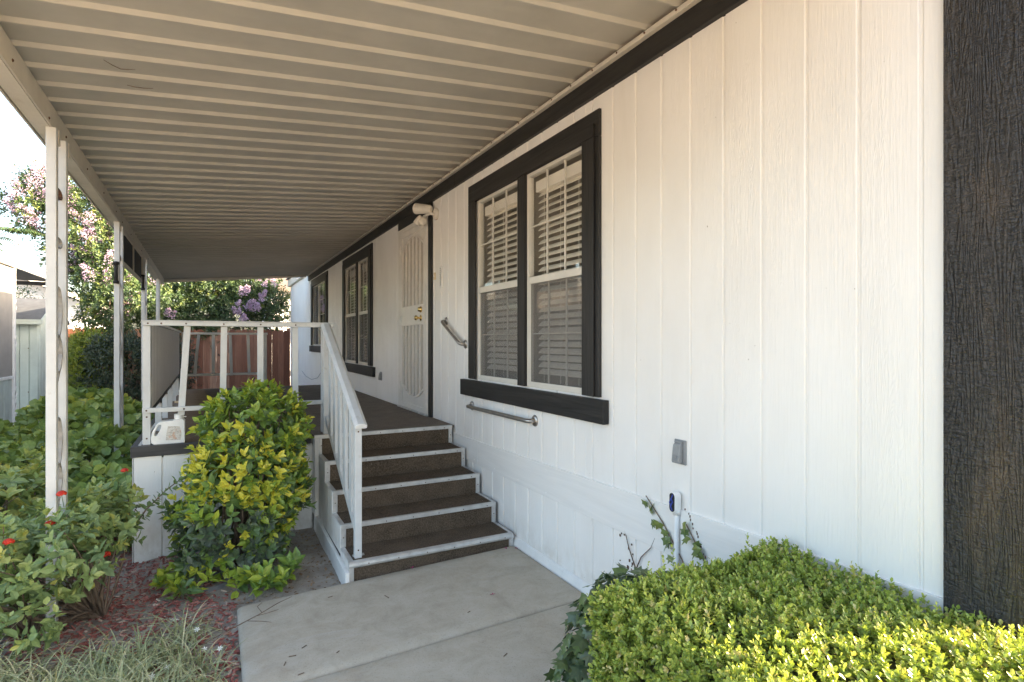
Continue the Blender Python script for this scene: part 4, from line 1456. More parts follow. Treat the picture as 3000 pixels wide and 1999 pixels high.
def foliage(root, P, D, N, L, Wd, tint, T, mat, n_ind=0, leafname='leaf', massname='foliage', extra_bvh=None):
    """the leaves of one plant: the n_ind that show largest as leaf objects, the rest as one part"""
    V = leaf_verts(P, D, N, L, Wd, T)
    n_, k_ = V.shape[0], V.shape[1]
    F = T[1]
    off = np.array(WORLD_LOC[root.name])
    chosen = []
    if n_ind:
        allv = V.reshape(-1, 3)
        nf = len(F)
        faces = [tuple(i * k_ + j for j in f) for i in range(n_) for f in F]
        bvh = BVHTree.FromPolygons([Vector(v_) for v_ in allv.tolist()], faces)
        cen = V.mean(1)
        nn = nrm(np.cross(D, np.cross(N, D)))
        view = cen - np.array(CAM)
        dist = np.linalg.norm(view, axis=1)
        score = L * Wd * np.abs((nn * view).sum(1) / dist) / dist ** 2
        order = np.argsort(-score)
        for i in order:
            if len(chosen) >= n_ind: break
            c_ = cen[i]
            if not in_frame(c_): continue
            d_ = Vector((c_ - np.array(CAM)).tolist()); ln = d_.length
            hit = bvh.ray_cast(CAM, d_.normalized(), ln + .01)
            if hit[2] is not None and hit[2] // nf != i and hit[3] < ln - .008: continue
            chosen.append(int(i))
    ch = set(chosen)
    rest = np.array([i for i in range(n_) if i not in ch], int)
    if len(rest):
        Vr = (V[rest] - off).reshape(-1, 3)
        faces = [tuple(i * k_ + j for j in f) for i in range(len(rest)) for f in F]
        me = tint_mesh(massname, Vr, faces, np.repeat(tint[rest], k_))
        me.materials.append(mat)
        o = bpy.data.objects.new(massname, me); C.objects.link(o); o.parent = root
        WORLD_LOC[o.name] = tuple(off)
        o['kind'] = 'stuff'
    for i in chosen:
        p = P[i]
        me = tint_mesh(leafname, V[i] - p, F, np.full(k_, tint[i]))
        me.materials.append(mat)
        o = bpy.data.objects.new(leafname, me); C.objects.link(o); o.parent = root
        o.location = (p - off).tolist()
    return len(rest), len(chosen)


def ellips(blobs, n_, rmin=.8, rmax=1.02, zmin=None, front=None):
    """points near the surface of a union of ellipsoids + outward normals"""
    wts = np.array([b[3] * b[4] + b[4] * b[5] + b[3] * b[5] for b in blobs]); wts /= wts.sum()
    outP, outN = [], []
    tot = 0
    while tot < n_:
        m_ = max(2000, n_)
        idx = rng.choice(len(blobs), m_, p=wts)
        B = np.array(blobs)[idx]
        d_ = nrm(rng.normal(size=(m_, 3)))
        rr = rng.uniform(rmin ** 3, rmax ** 3, m_) ** (1 / 3)
        p = B[:, :3] + d_ * B[:, 3:6] * rr[:, None]
        nn = nrm(d_ / B[:, 3:6])
        keep = np.ones(m_, bool)
        for b_ in blobs:
            q_ = (((p - np.array(b_[:3])) / np.array(b_[3:6])) ** 2).sum(1)
            keep &= q_ > rmin ** 2 * .92
        if zmin is not None: keep &= p[:, 2] > zmin
        if front is not None: keep &= front(p)
        outP.append(p[keep]); outN.append(nn[keep]); tot += keep.sum()
    return np.concatenate(outP)[:n_], np.concatenate(outN)[:n_]


def shoots(P, A, per, slen, el0, el1, L, jit=.15, opposite=False):
    """leaves along short shoots; returns P,D,N,L,shoot index, position along the shoot"""
    n_ = len(P)
    A = nrm(A)
    ref = np.where(np.abs(A[:, 2:3]) < .9, np.array([[0, 0, 1.]]), np.array([[1., 0, 0]]))
    S = nrm(np.cross(A, ref)); U = np.cross(A, S)
    ph0 = rng.uniform(0, 6.28, n_)
    PP, DD, NN, LL, II, TT = [], [], [], [], [], []
    for j in range(per):
        u = (j + .5) / per
        ph = ph0 + (j * 2.39996 if not opposite else (j // 2) * math.pi / 2 + (j % 2) * math.pi)
        Rr = S * np.cos(ph)[:, None] + U * np.sin(ph)[:, None]
        el = el1 + (el0 - el1) * u + rng.normal(0, .15, n_)     # angle from the axis: tips closer to it
        D = A * np.cos(el)[:, None] + Rr * np.sin(el)[:, None]
        N_ = A * np.sin(el)[:, None] - Rr * np.cos(el)[:, None]
        D = nrm(D + rng.normal(0, jit, (n_, 3))); N_ = N_ + rng.normal(0, jit, (n_, 3))
        PP.append(P + A * (slen * u)[:, None] if hasattr(slen, '__len__') else P + A * slen * u)
        DD.append(D); NN.append(N_)
        LL.append(L * (1.05 - .45 * u) * rng.uniform(.62, 1.28, n_))
        II.append(np.arange(n_)); TT.append(np.full(n_, u))
    return [np.concatenate(a) for a in (PP, DD, NN, LL, II, TT)]


def branches(mb_, base, tips, r0, r1, bend=.15, n=6):
    base = Vector(base)
    for tp in tips:
        tp = Vector(tp)
        mid = base.lerp(tp, .5) + Vector((random.uniform(-bend, bend), random.uniform(-bend, bend), random.uniform(0, bend)))
        pts = []
        for k in range(6):
            u = k / 5
            pts.append(base * (1 - u) ** 2 + mid * 2 * u * (1 - u) + tp * u * u)
        mb_.tube(pts, [r0 + (r1 - r0) * k / 5 for k in range(6)], n)


# ------------------------------------------------------------------ variegated shrub by the steps
SB = thing('variegated_shrub', 'rounded shrub with yellow and green leaves between porch and walkway', 'shrub', (.1, 4.6, -.1))
blobs = [(.275, 4.79, .92, .385, .32, .335), (.215, 4.70, .60, .42, .40, .33), (.12, 4.60, .32, .42, .38, .30), (.32, 4.72, .46, .33, .38, .36), (.10, 4.48, .10, .38, .26, .18)]
P, A = ellips(blobs, 900, .80, 1.0, -.05, lambda p: p[:, 1] < 5.12)
P = P - A * .05
A2 = nrm(A + np.array([[0, 0, .55]]) + rng.normal(0, .3, A.shape))
LP, LD, LN, LL, LI, LT = shoots(P, A2, 7, rng.uniform(.06, .12, len(P)), .4, 1.3, .088)
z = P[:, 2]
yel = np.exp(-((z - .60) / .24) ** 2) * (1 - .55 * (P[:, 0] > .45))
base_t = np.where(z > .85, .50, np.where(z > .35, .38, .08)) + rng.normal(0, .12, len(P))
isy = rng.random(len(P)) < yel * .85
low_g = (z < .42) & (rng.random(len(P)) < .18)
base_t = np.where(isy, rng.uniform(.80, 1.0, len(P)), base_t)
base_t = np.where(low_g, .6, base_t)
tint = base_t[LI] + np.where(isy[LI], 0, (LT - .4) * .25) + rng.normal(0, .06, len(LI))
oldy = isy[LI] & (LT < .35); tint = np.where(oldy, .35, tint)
# low sprouts at the foot
sp = []
for (cx_, cy_, nn_, sz) in ((.33, 4.04, 12, .11), (-.12, 4.22, 9, .12), (.14, 4.12, 8, .10), (.46, 4.16, 8, .07), (-.26, 4.42, 8, .08)):
    for k in range(nn_):
        sp.append((cx_ + random.uniform(-sz, sz), cy_ + random.uniform(-sz, sz) * .7, gz(cx_, cy_) + random.uniform(.02, .12)))
sp = np.array(sp)
sA = nrm(np.array([[0, -.35, 1.]]) + rng.normal(0, .35, sp.shape))
q = shoots(sp, sA, 6, .06, .5, 1.35, .10)
LP = np.concatenate([LP, q[0]]); LD = np.concatenate([LD, q[1]]); LN = np.concatenate([LN, q[2]]); LL = np.concatenate([LL, q[3]])
stn = rng.choice([.45, .62, .30, .7], len(sp))
tint = np.concatenate([tint, stn[q[4]] + rng.normal(0, .05, len(q[4]))])
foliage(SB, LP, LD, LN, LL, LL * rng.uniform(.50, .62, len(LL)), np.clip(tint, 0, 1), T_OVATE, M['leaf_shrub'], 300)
bm_ = MB()
tips = P[rng.choice(len(P), 70, replace=False)]
for tp in tips:
    branches(bm_, (.1 + random.uniform(-.08, .08), 4.62 + random.uniform(-.06, .06), -.14), [tp], .011, .003, .08, 5)
add('stem', bm_, M['twig'], SB, smooth=True)

# grey plastic ring (plant pot rim) at its foot
t = thing('pot_rim', 'grey plastic pot rim half buried under the yellow green shrub', 'pot', (-.02, 4.42, -.06))
ring = MB()
prof = [(.118, -.03), (.128, -.03), (.128, .03), (.118, .03)]
nn_ = 28
for k in range(nn_):
    a = 2 * math.pi * k / nn_
    for (r_, z_) in prof:
        ring.v.append((-.02 + r_ * math.cos(a), 4.36 + r_ * math.sin(a), -.05 + z_ + .18 * r_ * math.sin(a)))
for k in range(nn_):
    for j in range(4):
        ring.f.append((k * 4 + j, ((k + 1) % nn_) * 4 + j, ((k + 1) % nn_) * 4 + (j + 1) % 4, k * 4 + (j + 1) % 4))
add('rim', ring, m_paint('grey_pot_plastic', (.17, .17, .175), .5, .1, 12), t)

# ------------------------------------------------------------------ boxwood hedge
HB = thing('boxwood_hedge', 'low clipped boxwood hedge with small round leaves along the wall', 'hedge', (1.6, .6, -.05))
HX0, HX1, HY0, HY1, HZ = 1.13, 2.03, -.35, 1.56, .775


def hedge_surface(n_):
    pts, nrmls = [], []
    ax, ay = HX1 - HX0, HY1 - HY0
    areas = [ax * ay * 1.0, ay * (HZ + .1), ax * (HZ + .1), ax * .25]
    c_ = rng.choice(4, n_, p=np.array(areas) / sum(areas))
    u = rng.random(n_); v_ = rng.random(n_)
    p = np.zeros((n_, 3)); q_ = np.zeros((n_, 3))
    x = HX0 + u * ax; yv = HY0 + v_ * ay
    top = c_ == 0
    p[top] = np.stack([x, yv, np.full(n_, HZ)], 1)[top]; q_[top] = (0, 0, 1)
    s1 = c_ == 1
    p[s1] = np.stack([np.full(n_, HX0), HY0 + u * ay, -.05 + v_ * (HZ + .05)], 1)[s1]; q_[s1] = (-1, 0, .1)
    s2 = c_ == 2
    p[s2] = np.stack([x, np.full(n_, HY1), -.05 + v_ * (HZ + .05)], 1)[s2]; q_[s2] = (0, 1, .1)
    s3 = c_ == 3
    p[s3] = np.stack([x, np.full(n_, HY0), -.05 + v_ * (HZ + .05)], 1)[s3]; q_[s3] = (0, -1, .1)
    # round the edges
    for k_ in range(n_):
        pass
    rr = .10
    dx0 = np.clip(HX0 + rr - p[:, 0], 0, rr); dy1 = np.clip(p[:, 1] - (HY1 - rr), 0, rr); dz = np.clip(p[:, 2] - (HZ - rr), 0, rr)
    for (a_, sx, ax_) in ((dx0, -1, 0), (dy1, 1, 1)):
        both = (a_ > 0) & (dz > 0)
        ln = np.sqrt(a_ ** 2 + dz ** 2)
        k_ = np.where(both & (ln > rr * .98), rr / np.maximum(ln, 1e-6), 1)
        p[:, ax_] -= sx * a_ * (1 - k_)
        p[:, 2] -= dz * (1 - k_)
        q_[both, ax_] += sx * .8; q_[both, 2] += .6
    w_ = .010 * np.sin(p[:, 0] * 9 + p[:, 1] * 6) + .008 * np.sin(p[:, 1] * 17 - p[:, 0] * 13 + p[:, 2] * 11)
    return p + nrm(q_) * w_[:, None], nrm(q_)


P, A = hedge_surface(18500)
vis = (P[:, 1] > .25)
keep = vis | (rng.random(len(P)) < .35)
P, A = P[keep], A[keep]
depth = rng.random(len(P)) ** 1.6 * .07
P = P - A * (depth + .018)[:, None]
A2 = nrm(A + np.array([[0, 0, .5]]) + rng.normal(0, .42, A.shape))
LP, LD, LN, LL, LI, LT = shoots(P, A2, 8, rng.uniform(.022, .045, len(P)), .5, 1.2, .0205, .18, True)
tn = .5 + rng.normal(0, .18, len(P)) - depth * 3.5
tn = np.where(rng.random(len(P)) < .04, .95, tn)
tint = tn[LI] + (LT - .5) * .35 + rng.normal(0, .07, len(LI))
# a few taller sprigs
sp = np.array([(random.uniform(HX0 + .05, HX1 - .03), random.uniform(.6, HY1), HZ - .02) for k in range(26)])
q = shoots(sp, nrm(np.array([[0, 0, 1.]]) + rng.normal(0, .2, sp.shape)), 10, rng.uniform(.05, .10, len(sp)), .5, 1.1, .019, .15, True)
LP = np.concatenate([LP, q[0]]); LD = np.concatenate([LD, q[1]]); LN = np.concatenate([LN, q[2]]); LL = np.concatenate([LL, q[3]])
tint = np.concatenate([tint, .55 + rng.normal(0, .12, len(q[0]))])
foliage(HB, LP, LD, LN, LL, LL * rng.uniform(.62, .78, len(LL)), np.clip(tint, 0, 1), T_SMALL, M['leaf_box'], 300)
bm_ = MB()
for k in range(260):
    i = random.randrange(len(P))
    p = P[i]; p2 = p - A[i] * .16 - np.array([0, 0, .08])
    bm_.tube([p2, (p + p2) / 2 + rng.normal(0, .01, 3), p], [.004, .003, .0015], 4)
tag(add('twigs', bm_, M['twig'], HB), kind='stuff')
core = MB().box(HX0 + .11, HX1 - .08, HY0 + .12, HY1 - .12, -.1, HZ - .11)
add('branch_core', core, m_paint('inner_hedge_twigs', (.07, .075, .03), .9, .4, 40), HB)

# ------------------------------------------------------------------ ivy
IV = thing('ivy_clump', 'dark lobed ivy clump spilling over the walkway at the hedge end', 'ivy', (1.4, 1.8, 0))
blobs = [(1.50, 1.80, .40, .30, .20, .24), (1.36, 1.76, .22, .24, .20, .24), (1.62, 1.95, .44, .18, .16, .15), (1.24, 1.70, .12, .12, .14, .16)]
P, A = ellips(blobs, 900, .72, 1.02, 0.01)
D = nrm(A * .5 + np.array([[-.15, .05, -.7]]) + rng.normal(0, .35, A.shape))
N_ = nrm(A + np.array([[0, 0, .5]]) + rng.normal(0, .3, A.shape))
L_ = rng.uniform(.04, .08, len(P))
# tendrils up the wall
tend = []
for (y0_, y1_, z0_, z1_) in ((1.98, 2.30, .42, .76), (1.80, 2.02, .45, .70)):
    for k in range(13):
        u = k / 12
        tend.append((W - .035, y0_ + (y1_ - y0_) * u + random.uniform(-.02, .02), z0_ + (z1_ - z0_) * u + random.uniform(-.02, .02)))
tend = np.array(tend)
P = np.concatenate([P, tend])
D = np.concatenate([D, nrm(np.array([[-.1, .2, -1.]]) + rng.normal(0, .4, tend.shape))])
N_ = np.concatenate([N_, nrm(np.array([[-1., 0, .25]]) + rng.normal(0, .25, tend.shape))])
L_ = np.concatenate([L_, rng.uniform(.04, .065, len(tend))])
tint = np.clip(np.concatenate([rng.normal(.32, .18, len(P) - len(tend)), rng.normal(.7, .15, len(tend))]), 0, 1)
foliage(IV, P, D, N_, L_, L_, tint, T_IVY, M['leaf_ivy'], 280)
bm_ = MB()
for k in range(26):
    i = random.randrange(len(P) - 30)
    branches(bm_, (1.5 + random.uniform(-.1, .15), 1.85, 0), [P[i]], .005, .002, .1, 5)
bm_.tube([(W - .02, 1.95, .35), (W - .02, 2.05, .52), (W - .02, 2.18, .66), (W - .02, 2.31, .77)], .003, 5)
bm_.tube([(W - .02, 1.80, .40), (W - .02, 1.92, .58), (W - .02, 2.02, .70)], .003, 5)
add('stem', bm_, M['twig'], IV)

t = thing('dead_vine', 'dry brown dead vine stem clinging to the white wall above the ivy', 'vine', (W, 2.55, .3))
bm_ = MB()
bm_.tube([(W - .012, 2.36, .20), (W - .012, 2.40, .34), (W - .012, 2.46, .44), (W - .010, 2.50, .53), (W - .010, 2.52, .62)], [.005, .004, .003, .002, .0012], 5)
bm_.tube([(W - .012, 2.40, .34), (W - .012, 2.36, .42), (W - .012, 2.28, .50), (W - .012, 2.25, .56)], [.004, .003, .002, .001], 5)
for k in range(26):
    y = 2.47 + random.gauss(0, .045); z_ = random.uniform(.30, .66)
    bm_.box(W - .007, W - .003, y, y + random.uniform(.003, .009), z_, z_ + random.uniform(.005, .02))
add('vine_stem', bm_, M['rust'], t)
t = thing('vine_residue', 'broken trail of brown vine rootlets on the wall right of the conduit', 'vine', (W, 1.9, .5))
bm_ = MB()
for k in range(20):
    u = k / 19
    y = 2.02 - .17 * u + random.gauss(0, .006); z_ = .77 - .30 * u + random.gauss(0, .006)
    bm_.box(W - .015, W - .0115, y, y + random.uniform(.002, .006), z_, z_ + random.uniform(.004, .016))
tag(add('rootlets', bm_, M['rust'], t), kind='stuff')

# ------------------------------------------------------------------ lantana in the foreground
def lantana(root, anchors, n_sh, per, L, seed_tint, zmin=-.1, n_ind=0, stem_base=None, T=T_OVATE, mat='leaf_lantana', wid=(.55, .72), up=.6):
    P, A = ellips(anchors, n_sh, .45, 1.02, zmin)
    A2 = nrm(A * .6 + np.array([[0, 0, up]]) + rng.normal(0, .35, A.shape))
    LP, LD, LN, LL, LI, LT = shoots(P, A2, per, rng.uniform(.05, .11, len(P)), .7, 1.45, L, .2, True)
    tn = seed_tint + rng.normal(0, .16, len(P))
    tint = tn[LI] + (LT - .5) * .3 + rng.normal(0, .08, len(LI))
    tint = np.where(rng.random(len(tint)) < .012, 1.0, np.minimum(tint, .93))
    foliage(root, LP, LD, LN, LL, LL * rng.uniform(*wid, len(LL)), np.clip(tint, 0, 1), T, M[mat], n_ind)
    if stem_base:
        bm_ = MB()
        for i in rng.choice(len(P), min(len(P), 60), replace=False):
            sb = random.choice(stem_base)
            branches(bm_, sb, [P[i]], .009, .0025, .12, 5)
        add('stem', bm_, M['twig'], root, smooth=True)
    return P


def flower_head(p, root, r=.024):
    vs, tn, fs = [], [], []
    n_ = 30
    for k in range(n_):
        el = math.acos(1 - (k + .5) / n_); az = k * 2.4
        d_ = Vector((math.sin(el) * math.cos(az), math.sin(el) * math.sin(az), math.cos(el) * .8))
        c_ = Vector(p) + d_ * r
        s_ = d_.cross(Vector((.3, .2, .9))).normalized(); u_ = d_.cross(s_)
        b0 = len(vs)
        for a in range(5):
            an = a * 1.2566
            vs.append(c_ + (s_ * math.cos(an) + u_ * math.sin(an)) * .0095 - d_ * .002)
        vs.append(c_ + d_ * .003)
        fs += [(b0 + a, b0 + (a + 1) % 5, b0 + 5) for a in range(5)]
        tn += [random.random()] * 6
    off = Vector(WORLD_LOC[root.name])
    me = tint_mesh('flower_head', np.array([tuple(v_ - off) for v_ in vs]), fs, np.array(tn))
    me.materials.append(M['red_flower'])
    o = bpy.data.objects.new('flower_head', me); C.objects.link(o); o.parent = root
    st_ = MB().tube([tuple(p), (p[0] + .01, p[1] + .01, p[2] - .08)], .002, 5)
    add('flower_stalk', st_, M['leaf_stem'], root)


M['leaf_stem'] = m_paint('green_stem', (.10, .14, .05), .6, .1, 20)
LA = thing('lantana_bush', 'leafy lantana bush with red flower heads around the nearest carport post', 'bush', (-.67, 4.35, -.1))
anch = [(-.80, 4.02, .34, .30, .26, .24), (-1.08, 4.10, .34, .24, .28, .24), (-.66, 4.40, .38, .22, .20, .20), (-.80, 4.60, .38, .26, .22, .22), (-.60, 4.62, .48, .14, .14, .14), (-1.3, 4.4, .22, .25, .3, .3), (-.98, 3.82, .14, .28, .20, .18)]
lantana(LA, anch, 380, 8, .072, .52, -.05, 300, [(-.67, 4.33, -.14), (-.62, 4.28, -.14), (-.95, 4.2, -.14)])
# the long branch reaching right over the porch skirt
br = [(-.52, 4.45, .30), (-.42, 4.52, .45), (-.30, 4.60, .56), (-.19, 4.66, .63)]
add('stem', MB().tube(br, [.006, .005, .004, .002], 6), M['twig'], LA)
bp = np.array([[a + (b_ - a) * u for a, b_ in zip(br[i], br[i + 1])] for i in range(3) for u in (0, .33, .66)] + [br[3]])
q = shoots(bp, nrm(np.array([[.7, .2, .5]]) + rng.normal(0, .3, bp.shape)), 6, .05, .7, 1.4, .066, .2, True)
foliage(LA, q[0], q[1], q[2], q[3], q[3] * .62, np.clip(.3 + rng.normal(0, .12, len(q[0])), 0, 1), T_OVATE, M['leaf_lantana'], 0, massname='branch_foliage')
for p in ((-.985, 3.93, .515), (-.835, 4.05, .555), (-.80, 4.14, .70), (-.62, 5.2, .60), (-.60, 4.25, .27)):
    flower_head(p, LA)
# big old stalks
add('stem', MB().tube([(-.67, 4.30, -.16), (-.665, 4.30, .1), (-.69, 4.27, .28)], [.014, .012, .008], 8).tube([(-.665, 4.30, .06), (-.76, 4.25, .10), (-.80, 4.2, .28)], [.011, .01, .006], 8).tube([(-1.3, 4.0, .28), (-1.0, 4.05, .10), (-.8, 4.2, -.12)], [.008, .009, .01], 8), M['bark'], LA, smooth=True)

LB = thing('leafy_bush', 'broad leaved green bush at the left edge behind the red flowers', 'bush', (-1.7, 5.6, -.1))
anch = [(-1.55, 5.35, .28, .55, .50, .36), (-2.2, 5.9, .22, .55, .6, .36), (-1.3, 5.9, .28, .42, .45, .38)]
lantana(LB, anch, 380, 8, .105, .70, -.05, 250, [(-1.5, 5.5, -.13), (-1.9, 5.7, -.13), (-1.3, 5.8, -.13)])

GE = thing('geranium_bed', 'bed of round leaved geraniums between the carport posts and the porch', 'plants', (-1.3, 8, -.1))
blobs = [(-1.05, 6.9, .22, .38, .7, .48), (-1.25, 8.1, .30, .55, .8, .52), (-1.6, 9.6, .34, .75, .9, .55), (-1.9, 7.4, .10, .55, .9, .42), (-.86, 5.75, .12, .25, .4, .38), (-2.4, 8.8, .15, .5, 1.0, .42)]
P, A = ellips(blobs, 5200, .86, 1.03, -.08)
D = nrm(A * .55 + rng.normal(0, .4, A.shape) + np.array([[0, -.1, .0]]))
N_ = nrm(A * .55 + np.array([[0, -.25, .8]]) + rng.normal(0, .28, A.shape))
L_ = rng.uniform(.06, .12, len(P))
cl = np.sin(P[:, 0] * 7) * np.sin(P[:, 1] * 5.3 + 1) * np.sin(P[:, 2] * 6)
tint = .45 + .25 * cl + rng.normal(0, .14, len(P))
tint = np.where((cl > .35) & (rng.random(len(P)) < .35), rng.uniform(.8, 1, len(P)), tint)
foliage(GE, P, D, N_, L_, L_, np.clip(tint, 0, 1), T_ROUND, M['leaf_geranium'], 300)
bm_ = MB()
for k in range(70):
    i = random.randrange(len(P)); p = P[i]
    branches(bm_, (p[0] + random.uniform(-.15, .15), p[1] + random.uniform(-.15, .15), -.13), [p], .006, .003, .1, 5)
tag(add('stems', bm_, M['leaf_stem'], GE), kind='stuff')

# ------------------------------------------------------------------ lily turf with small white flowers
GR = []
vs, tn, fs = [], [], []


def blade(base, az, length, lean, wid, tint_):
    b0 = len(vs)
    d_ = np.array([math.cos(az), math.sin(az), 0]); s_ = np.array([-math.sin(az), math.cos(az), 0])
    n_ = 6
    p = np.array(base, float); ang = R(88) - lean * .25
    for k in range(n_ + 1):
        u = k / n_
        wv_ = wid * (1 - u ** 2.2) + .0004
        vs.append(p - s_ * wv_); vs.append(p + np.array([0, 0, -.0012])); vs.append(p + s_ * wv_)
        edge = tint_ + .35
        tn.extend([edge, tint_, edge])
        p = p + (d_ * math.cos(ang) + np.array([0, 0, math.sin(ang)])) * length / n_
        p[2] = max(p[2], gz(p[0], p[1]) + .006)
        ang -= lean / n_ * 1.35
    for k in range(n_):
        a = b0 + 3 * k
        fs.extend([(a, a + 1, a + 4, a + 3), (a + 1, a + 2, a + 5, a + 4)])


def tuft(cx_, cy_, nb2, lmax, spread=.04):
    for k in range(nb2):
        az = random.uniform(0, 6.28)
        x_ = cx_ + random.gauss(0, spread); y_ = cy_ + random.gauss(0, spread)
        blade((x_, y_, gz(x_, y_)), az, random.uniform(.5, 1) * lmax, random.uniform(.8, 2.6), random.uniform(.0022, .0042), random.choice([.08, .2, .35, .5]) if random.random() > .1 else .75)


for k in range(105):
    cx_ = random.uniform(-1.35, -.18); cy_ = random.uniform(2.85, 3.66 - (cx_ + 1.35) * .16) + (cx_ + .2) * -.15
    tuft(cx_, cy_, 26, .34)
for k in range(9):
    tuft(random.uniform(-.20, .02), random.uniform(3.0, 3.35), 16, .26, .03)
tuft(-.17, 3.62, 34, .36, .025)
tuft(-.10, 3.60, 18, .30, .03)
o = bpy.data.objects.new('lily_turf', tint_mesh('lily_turf', np.array(vs), fs, np.array(tn)))
o.data.materials.append(M['grass']); C.objects.link(o)
tag(o, 'striped grassy lily turf at the bottom left corner', None, kind='stuff')
# flowers: five petals each
fv, ff, ft = [], [], []
pl = [(-.33, 3.28), (-.27, 3.18), (-.21, 3.24), (-.30, 2.98), (-.19, 2.95), (-.12, 2.97), (-.08, 3.0), (-.05, 3.3), (.02, 3.22), (-.62, 3.3), (-.78, 3.2), (-.09, 3.5), (-.15, 3.05), (-.72, 3.05)]
for (x, y) in pl:
    c_ = Vector((x, y, gz(x, y) + random.uniform(.05, .11)))
    ax = Vector((random.uniform(-.3, .3), -.6, .8)).normalized()
    s_ = ax.cross(Vector((1, 0, 0))).normalized(); u_ = ax.cross(s_)
    ph = random.random() * 6
    for k in range(6):
        an = ph + k * math.pi / 3
        d_ = s_ * math.cos(an) + u_ * math.sin(an); e_ = s_ * -math.sin(an) + u_ * math.cos(an)
        b0 = len(fv)
        fv += [tuple(c_), tuple(c_ + d_ * .009 + e_ * .0035 + ax * .001), tuple(c_ + d_ * .017), tuple(c_ + d_ * .009 - e_ * .0035 + ax * .001)]
        ff.append((b0, b0 + 1, b0 + 2, b0 + 3)); ft += [random.random()] * 4
o = bpy.data.objects.new('white_blossoms', tint_mesh('white_blossoms', np.array(fv), ff, np.array(ft)))
o.data.materials.append(M['white_flower']); C.objects.link(o)
tag(o, 'tiny white star flowers among the lily turf', None, kind='stuff')

# ------------------------------------------------------------------ mulch, pebbles, litter
def chips(name, pts, lng, wid, thk, mat, tints, label, flat=.25):
    n_ = len(pts)
    az = rng.uniform(0, 6.28, n_)
    D = np.stack([np.cos(az), np.sin(az), rng.normal(0, flat, n_)], 1)
    N_ = np.stack([rng.normal(0, flat, n_), rng.normal(0, flat, n_), np.ones(n_)], 1)
    D = nrm(D); N_ = nrm(N_ - D * (N_ * D).sum(1, keepdims=True)); S = np.cross(D, N_)
    t = np.array([(-.5, -.5, 0), (.5, -.35, 0), (.45, .5, 0), (-.4, .42, 0), (-.45, -.45, 1), (.42, -.3, 1), (.4, .4, 1), (-.35, .4, 1)])
    V = pts[:, None, :] + S[:, None] * (t[None, :, 0] * wid[:, None])[..., None] + D[:, None] * (t[None, :, 1] * lng[:, None])[..., None] + N_[:, None] * (t[None, :, 2] * thk[:, None])[..., None]
    F = [(0, 3, 2, 1), (4, 5, 6, 7), (0, 1, 5, 4), (1, 2, 6, 5), (2, 3, 7, 6), (3, 0, 4, 7)]
    faces = [tuple(i * 8 + j for j in f) for i in range(n_) for f in F]
    o = bpy.data.objects.new(name, tint_mesh(name, V.reshape(-1, 3), faces, np.repeat(tints, 8)))
    o.data.materials.append(mat); C.objects.link(o)
    return tag(o, label, None, kind='stuff')


n_ = 13000
X = rng.uniform(-2.6, .11, n_); Y = rng.uniform(2.75, 6.2, n_)
dens = np.ones(n_)
dens *= np.where((X > -.1) & (Y > 3.95), np.clip(1 - (X + .1) / .25, 0, 1), 1)
dens *= np.where((X > -.45) & (X < .0) & (Y > 3.3) & (Y < 3.75), .75, 1)
dens *= np.where(Y > 5.15, (X < -.56) * .8, 1)
k = rng.random(n_) < dens
X, Y = X[k], Y[k]
pts = np.array([(a, b_, gz(a, b_) + random.uniform(0, .014)) for a, b_ in zip(X, Y)])
n_ = len(pts)
chips('mulch', pts, rng.uniform(.010, .055, n_), rng.uniform(.005, .017, n_), rng.uniform(.002, .007, n_), M['chip'], np.clip(rng.beta(1.3, 1.9, n_), 0, 1), 'red brown wood chip mulch over the planting bed')
# soil litter by the steps
n_ = 420
X = rng.uniform(.05, .76, n_); Y = rng.uniform(3.85, 5.15, n_)
pts = np.array([(a, b_, gz(a, b_) + .003) for a, b_ in zip(X, Y)])
chips('soil_litter', pts, rng.uniform(.006, .03, n_), rng.uniform(.004, .018, n_), rng.uniform(.001, .004, n_), M['dead_leaf'], rng.random(n_), 'dry leaf scraps and crumbs on the bare soil beside the steps', .4)
n_ = 110
X = rng.uniform(-.25, .10, n_); Y = rng.uniform(2.75, 3.25, n_)
pts = np.array([(a, b_, gz(a, b_) + .0) for a, b_ in zip(X, Y)])
s_ = rng.uniform(.012, .04, n_)
pv, pf, ptn = [], [], []
ico = [(0, 0, -.4), (.7, -.5, -.2), (-.3, -.85, -.2), (-.9, 0, -.2), (-.3, .85, -.2), (.7, .5, -.2), (.3, -.85, .25), (-.7, -.5, .25), (-.7, .5, .25), (.3, .85, .25), (.9, 0, .25), (0, 0, .5)]
icf = [(0, 1, 2), (1, 0, 5), (0, 2, 3), (0, 3, 4), (0, 4, 5), (1, 5, 10), (2, 1, 6), (3, 2, 7), (4, 3, 8), (5, 4, 9), (1, 10, 6), (2, 6, 7), (3, 7, 8), (4, 8, 9), (5, 9, 10), (6, 10, 11), (7, 6, 11), (8, 7, 11), (9, 8, 11), (10, 9, 11)]
for i in range(n_):
    b0 = len(pv); a = random.random() * 6.28; ex = random.uniform(.6, 1)
    for (x, y, z_) in ico:
        x_, y_ = x * s_[i] * .6, y * s_[i] * .6 * ex
        pv.append((pts[i][0] + x_ * math.cos(a) - y_ * math.sin(a), pts[i][1] + x_ * math.sin(a) + y_ * math.cos(a), pts[i][2] + (z_ + .25) * s_[i] * .5))
    pf += [tuple(b0 + j for j in f) for f in icf]; ptn += [random.random()] * 12
o = bpy.data.objects.new('pebbles', tint_mesh('pebbles', np.array(pv), pf, np.array(ptn)))
o.data.materials.append(M['stone']); C.objects.link(o); o.data.shade_smooth()
tag(o, 'scattered tan pebbles at the walkway corner', None, kind='stuff')

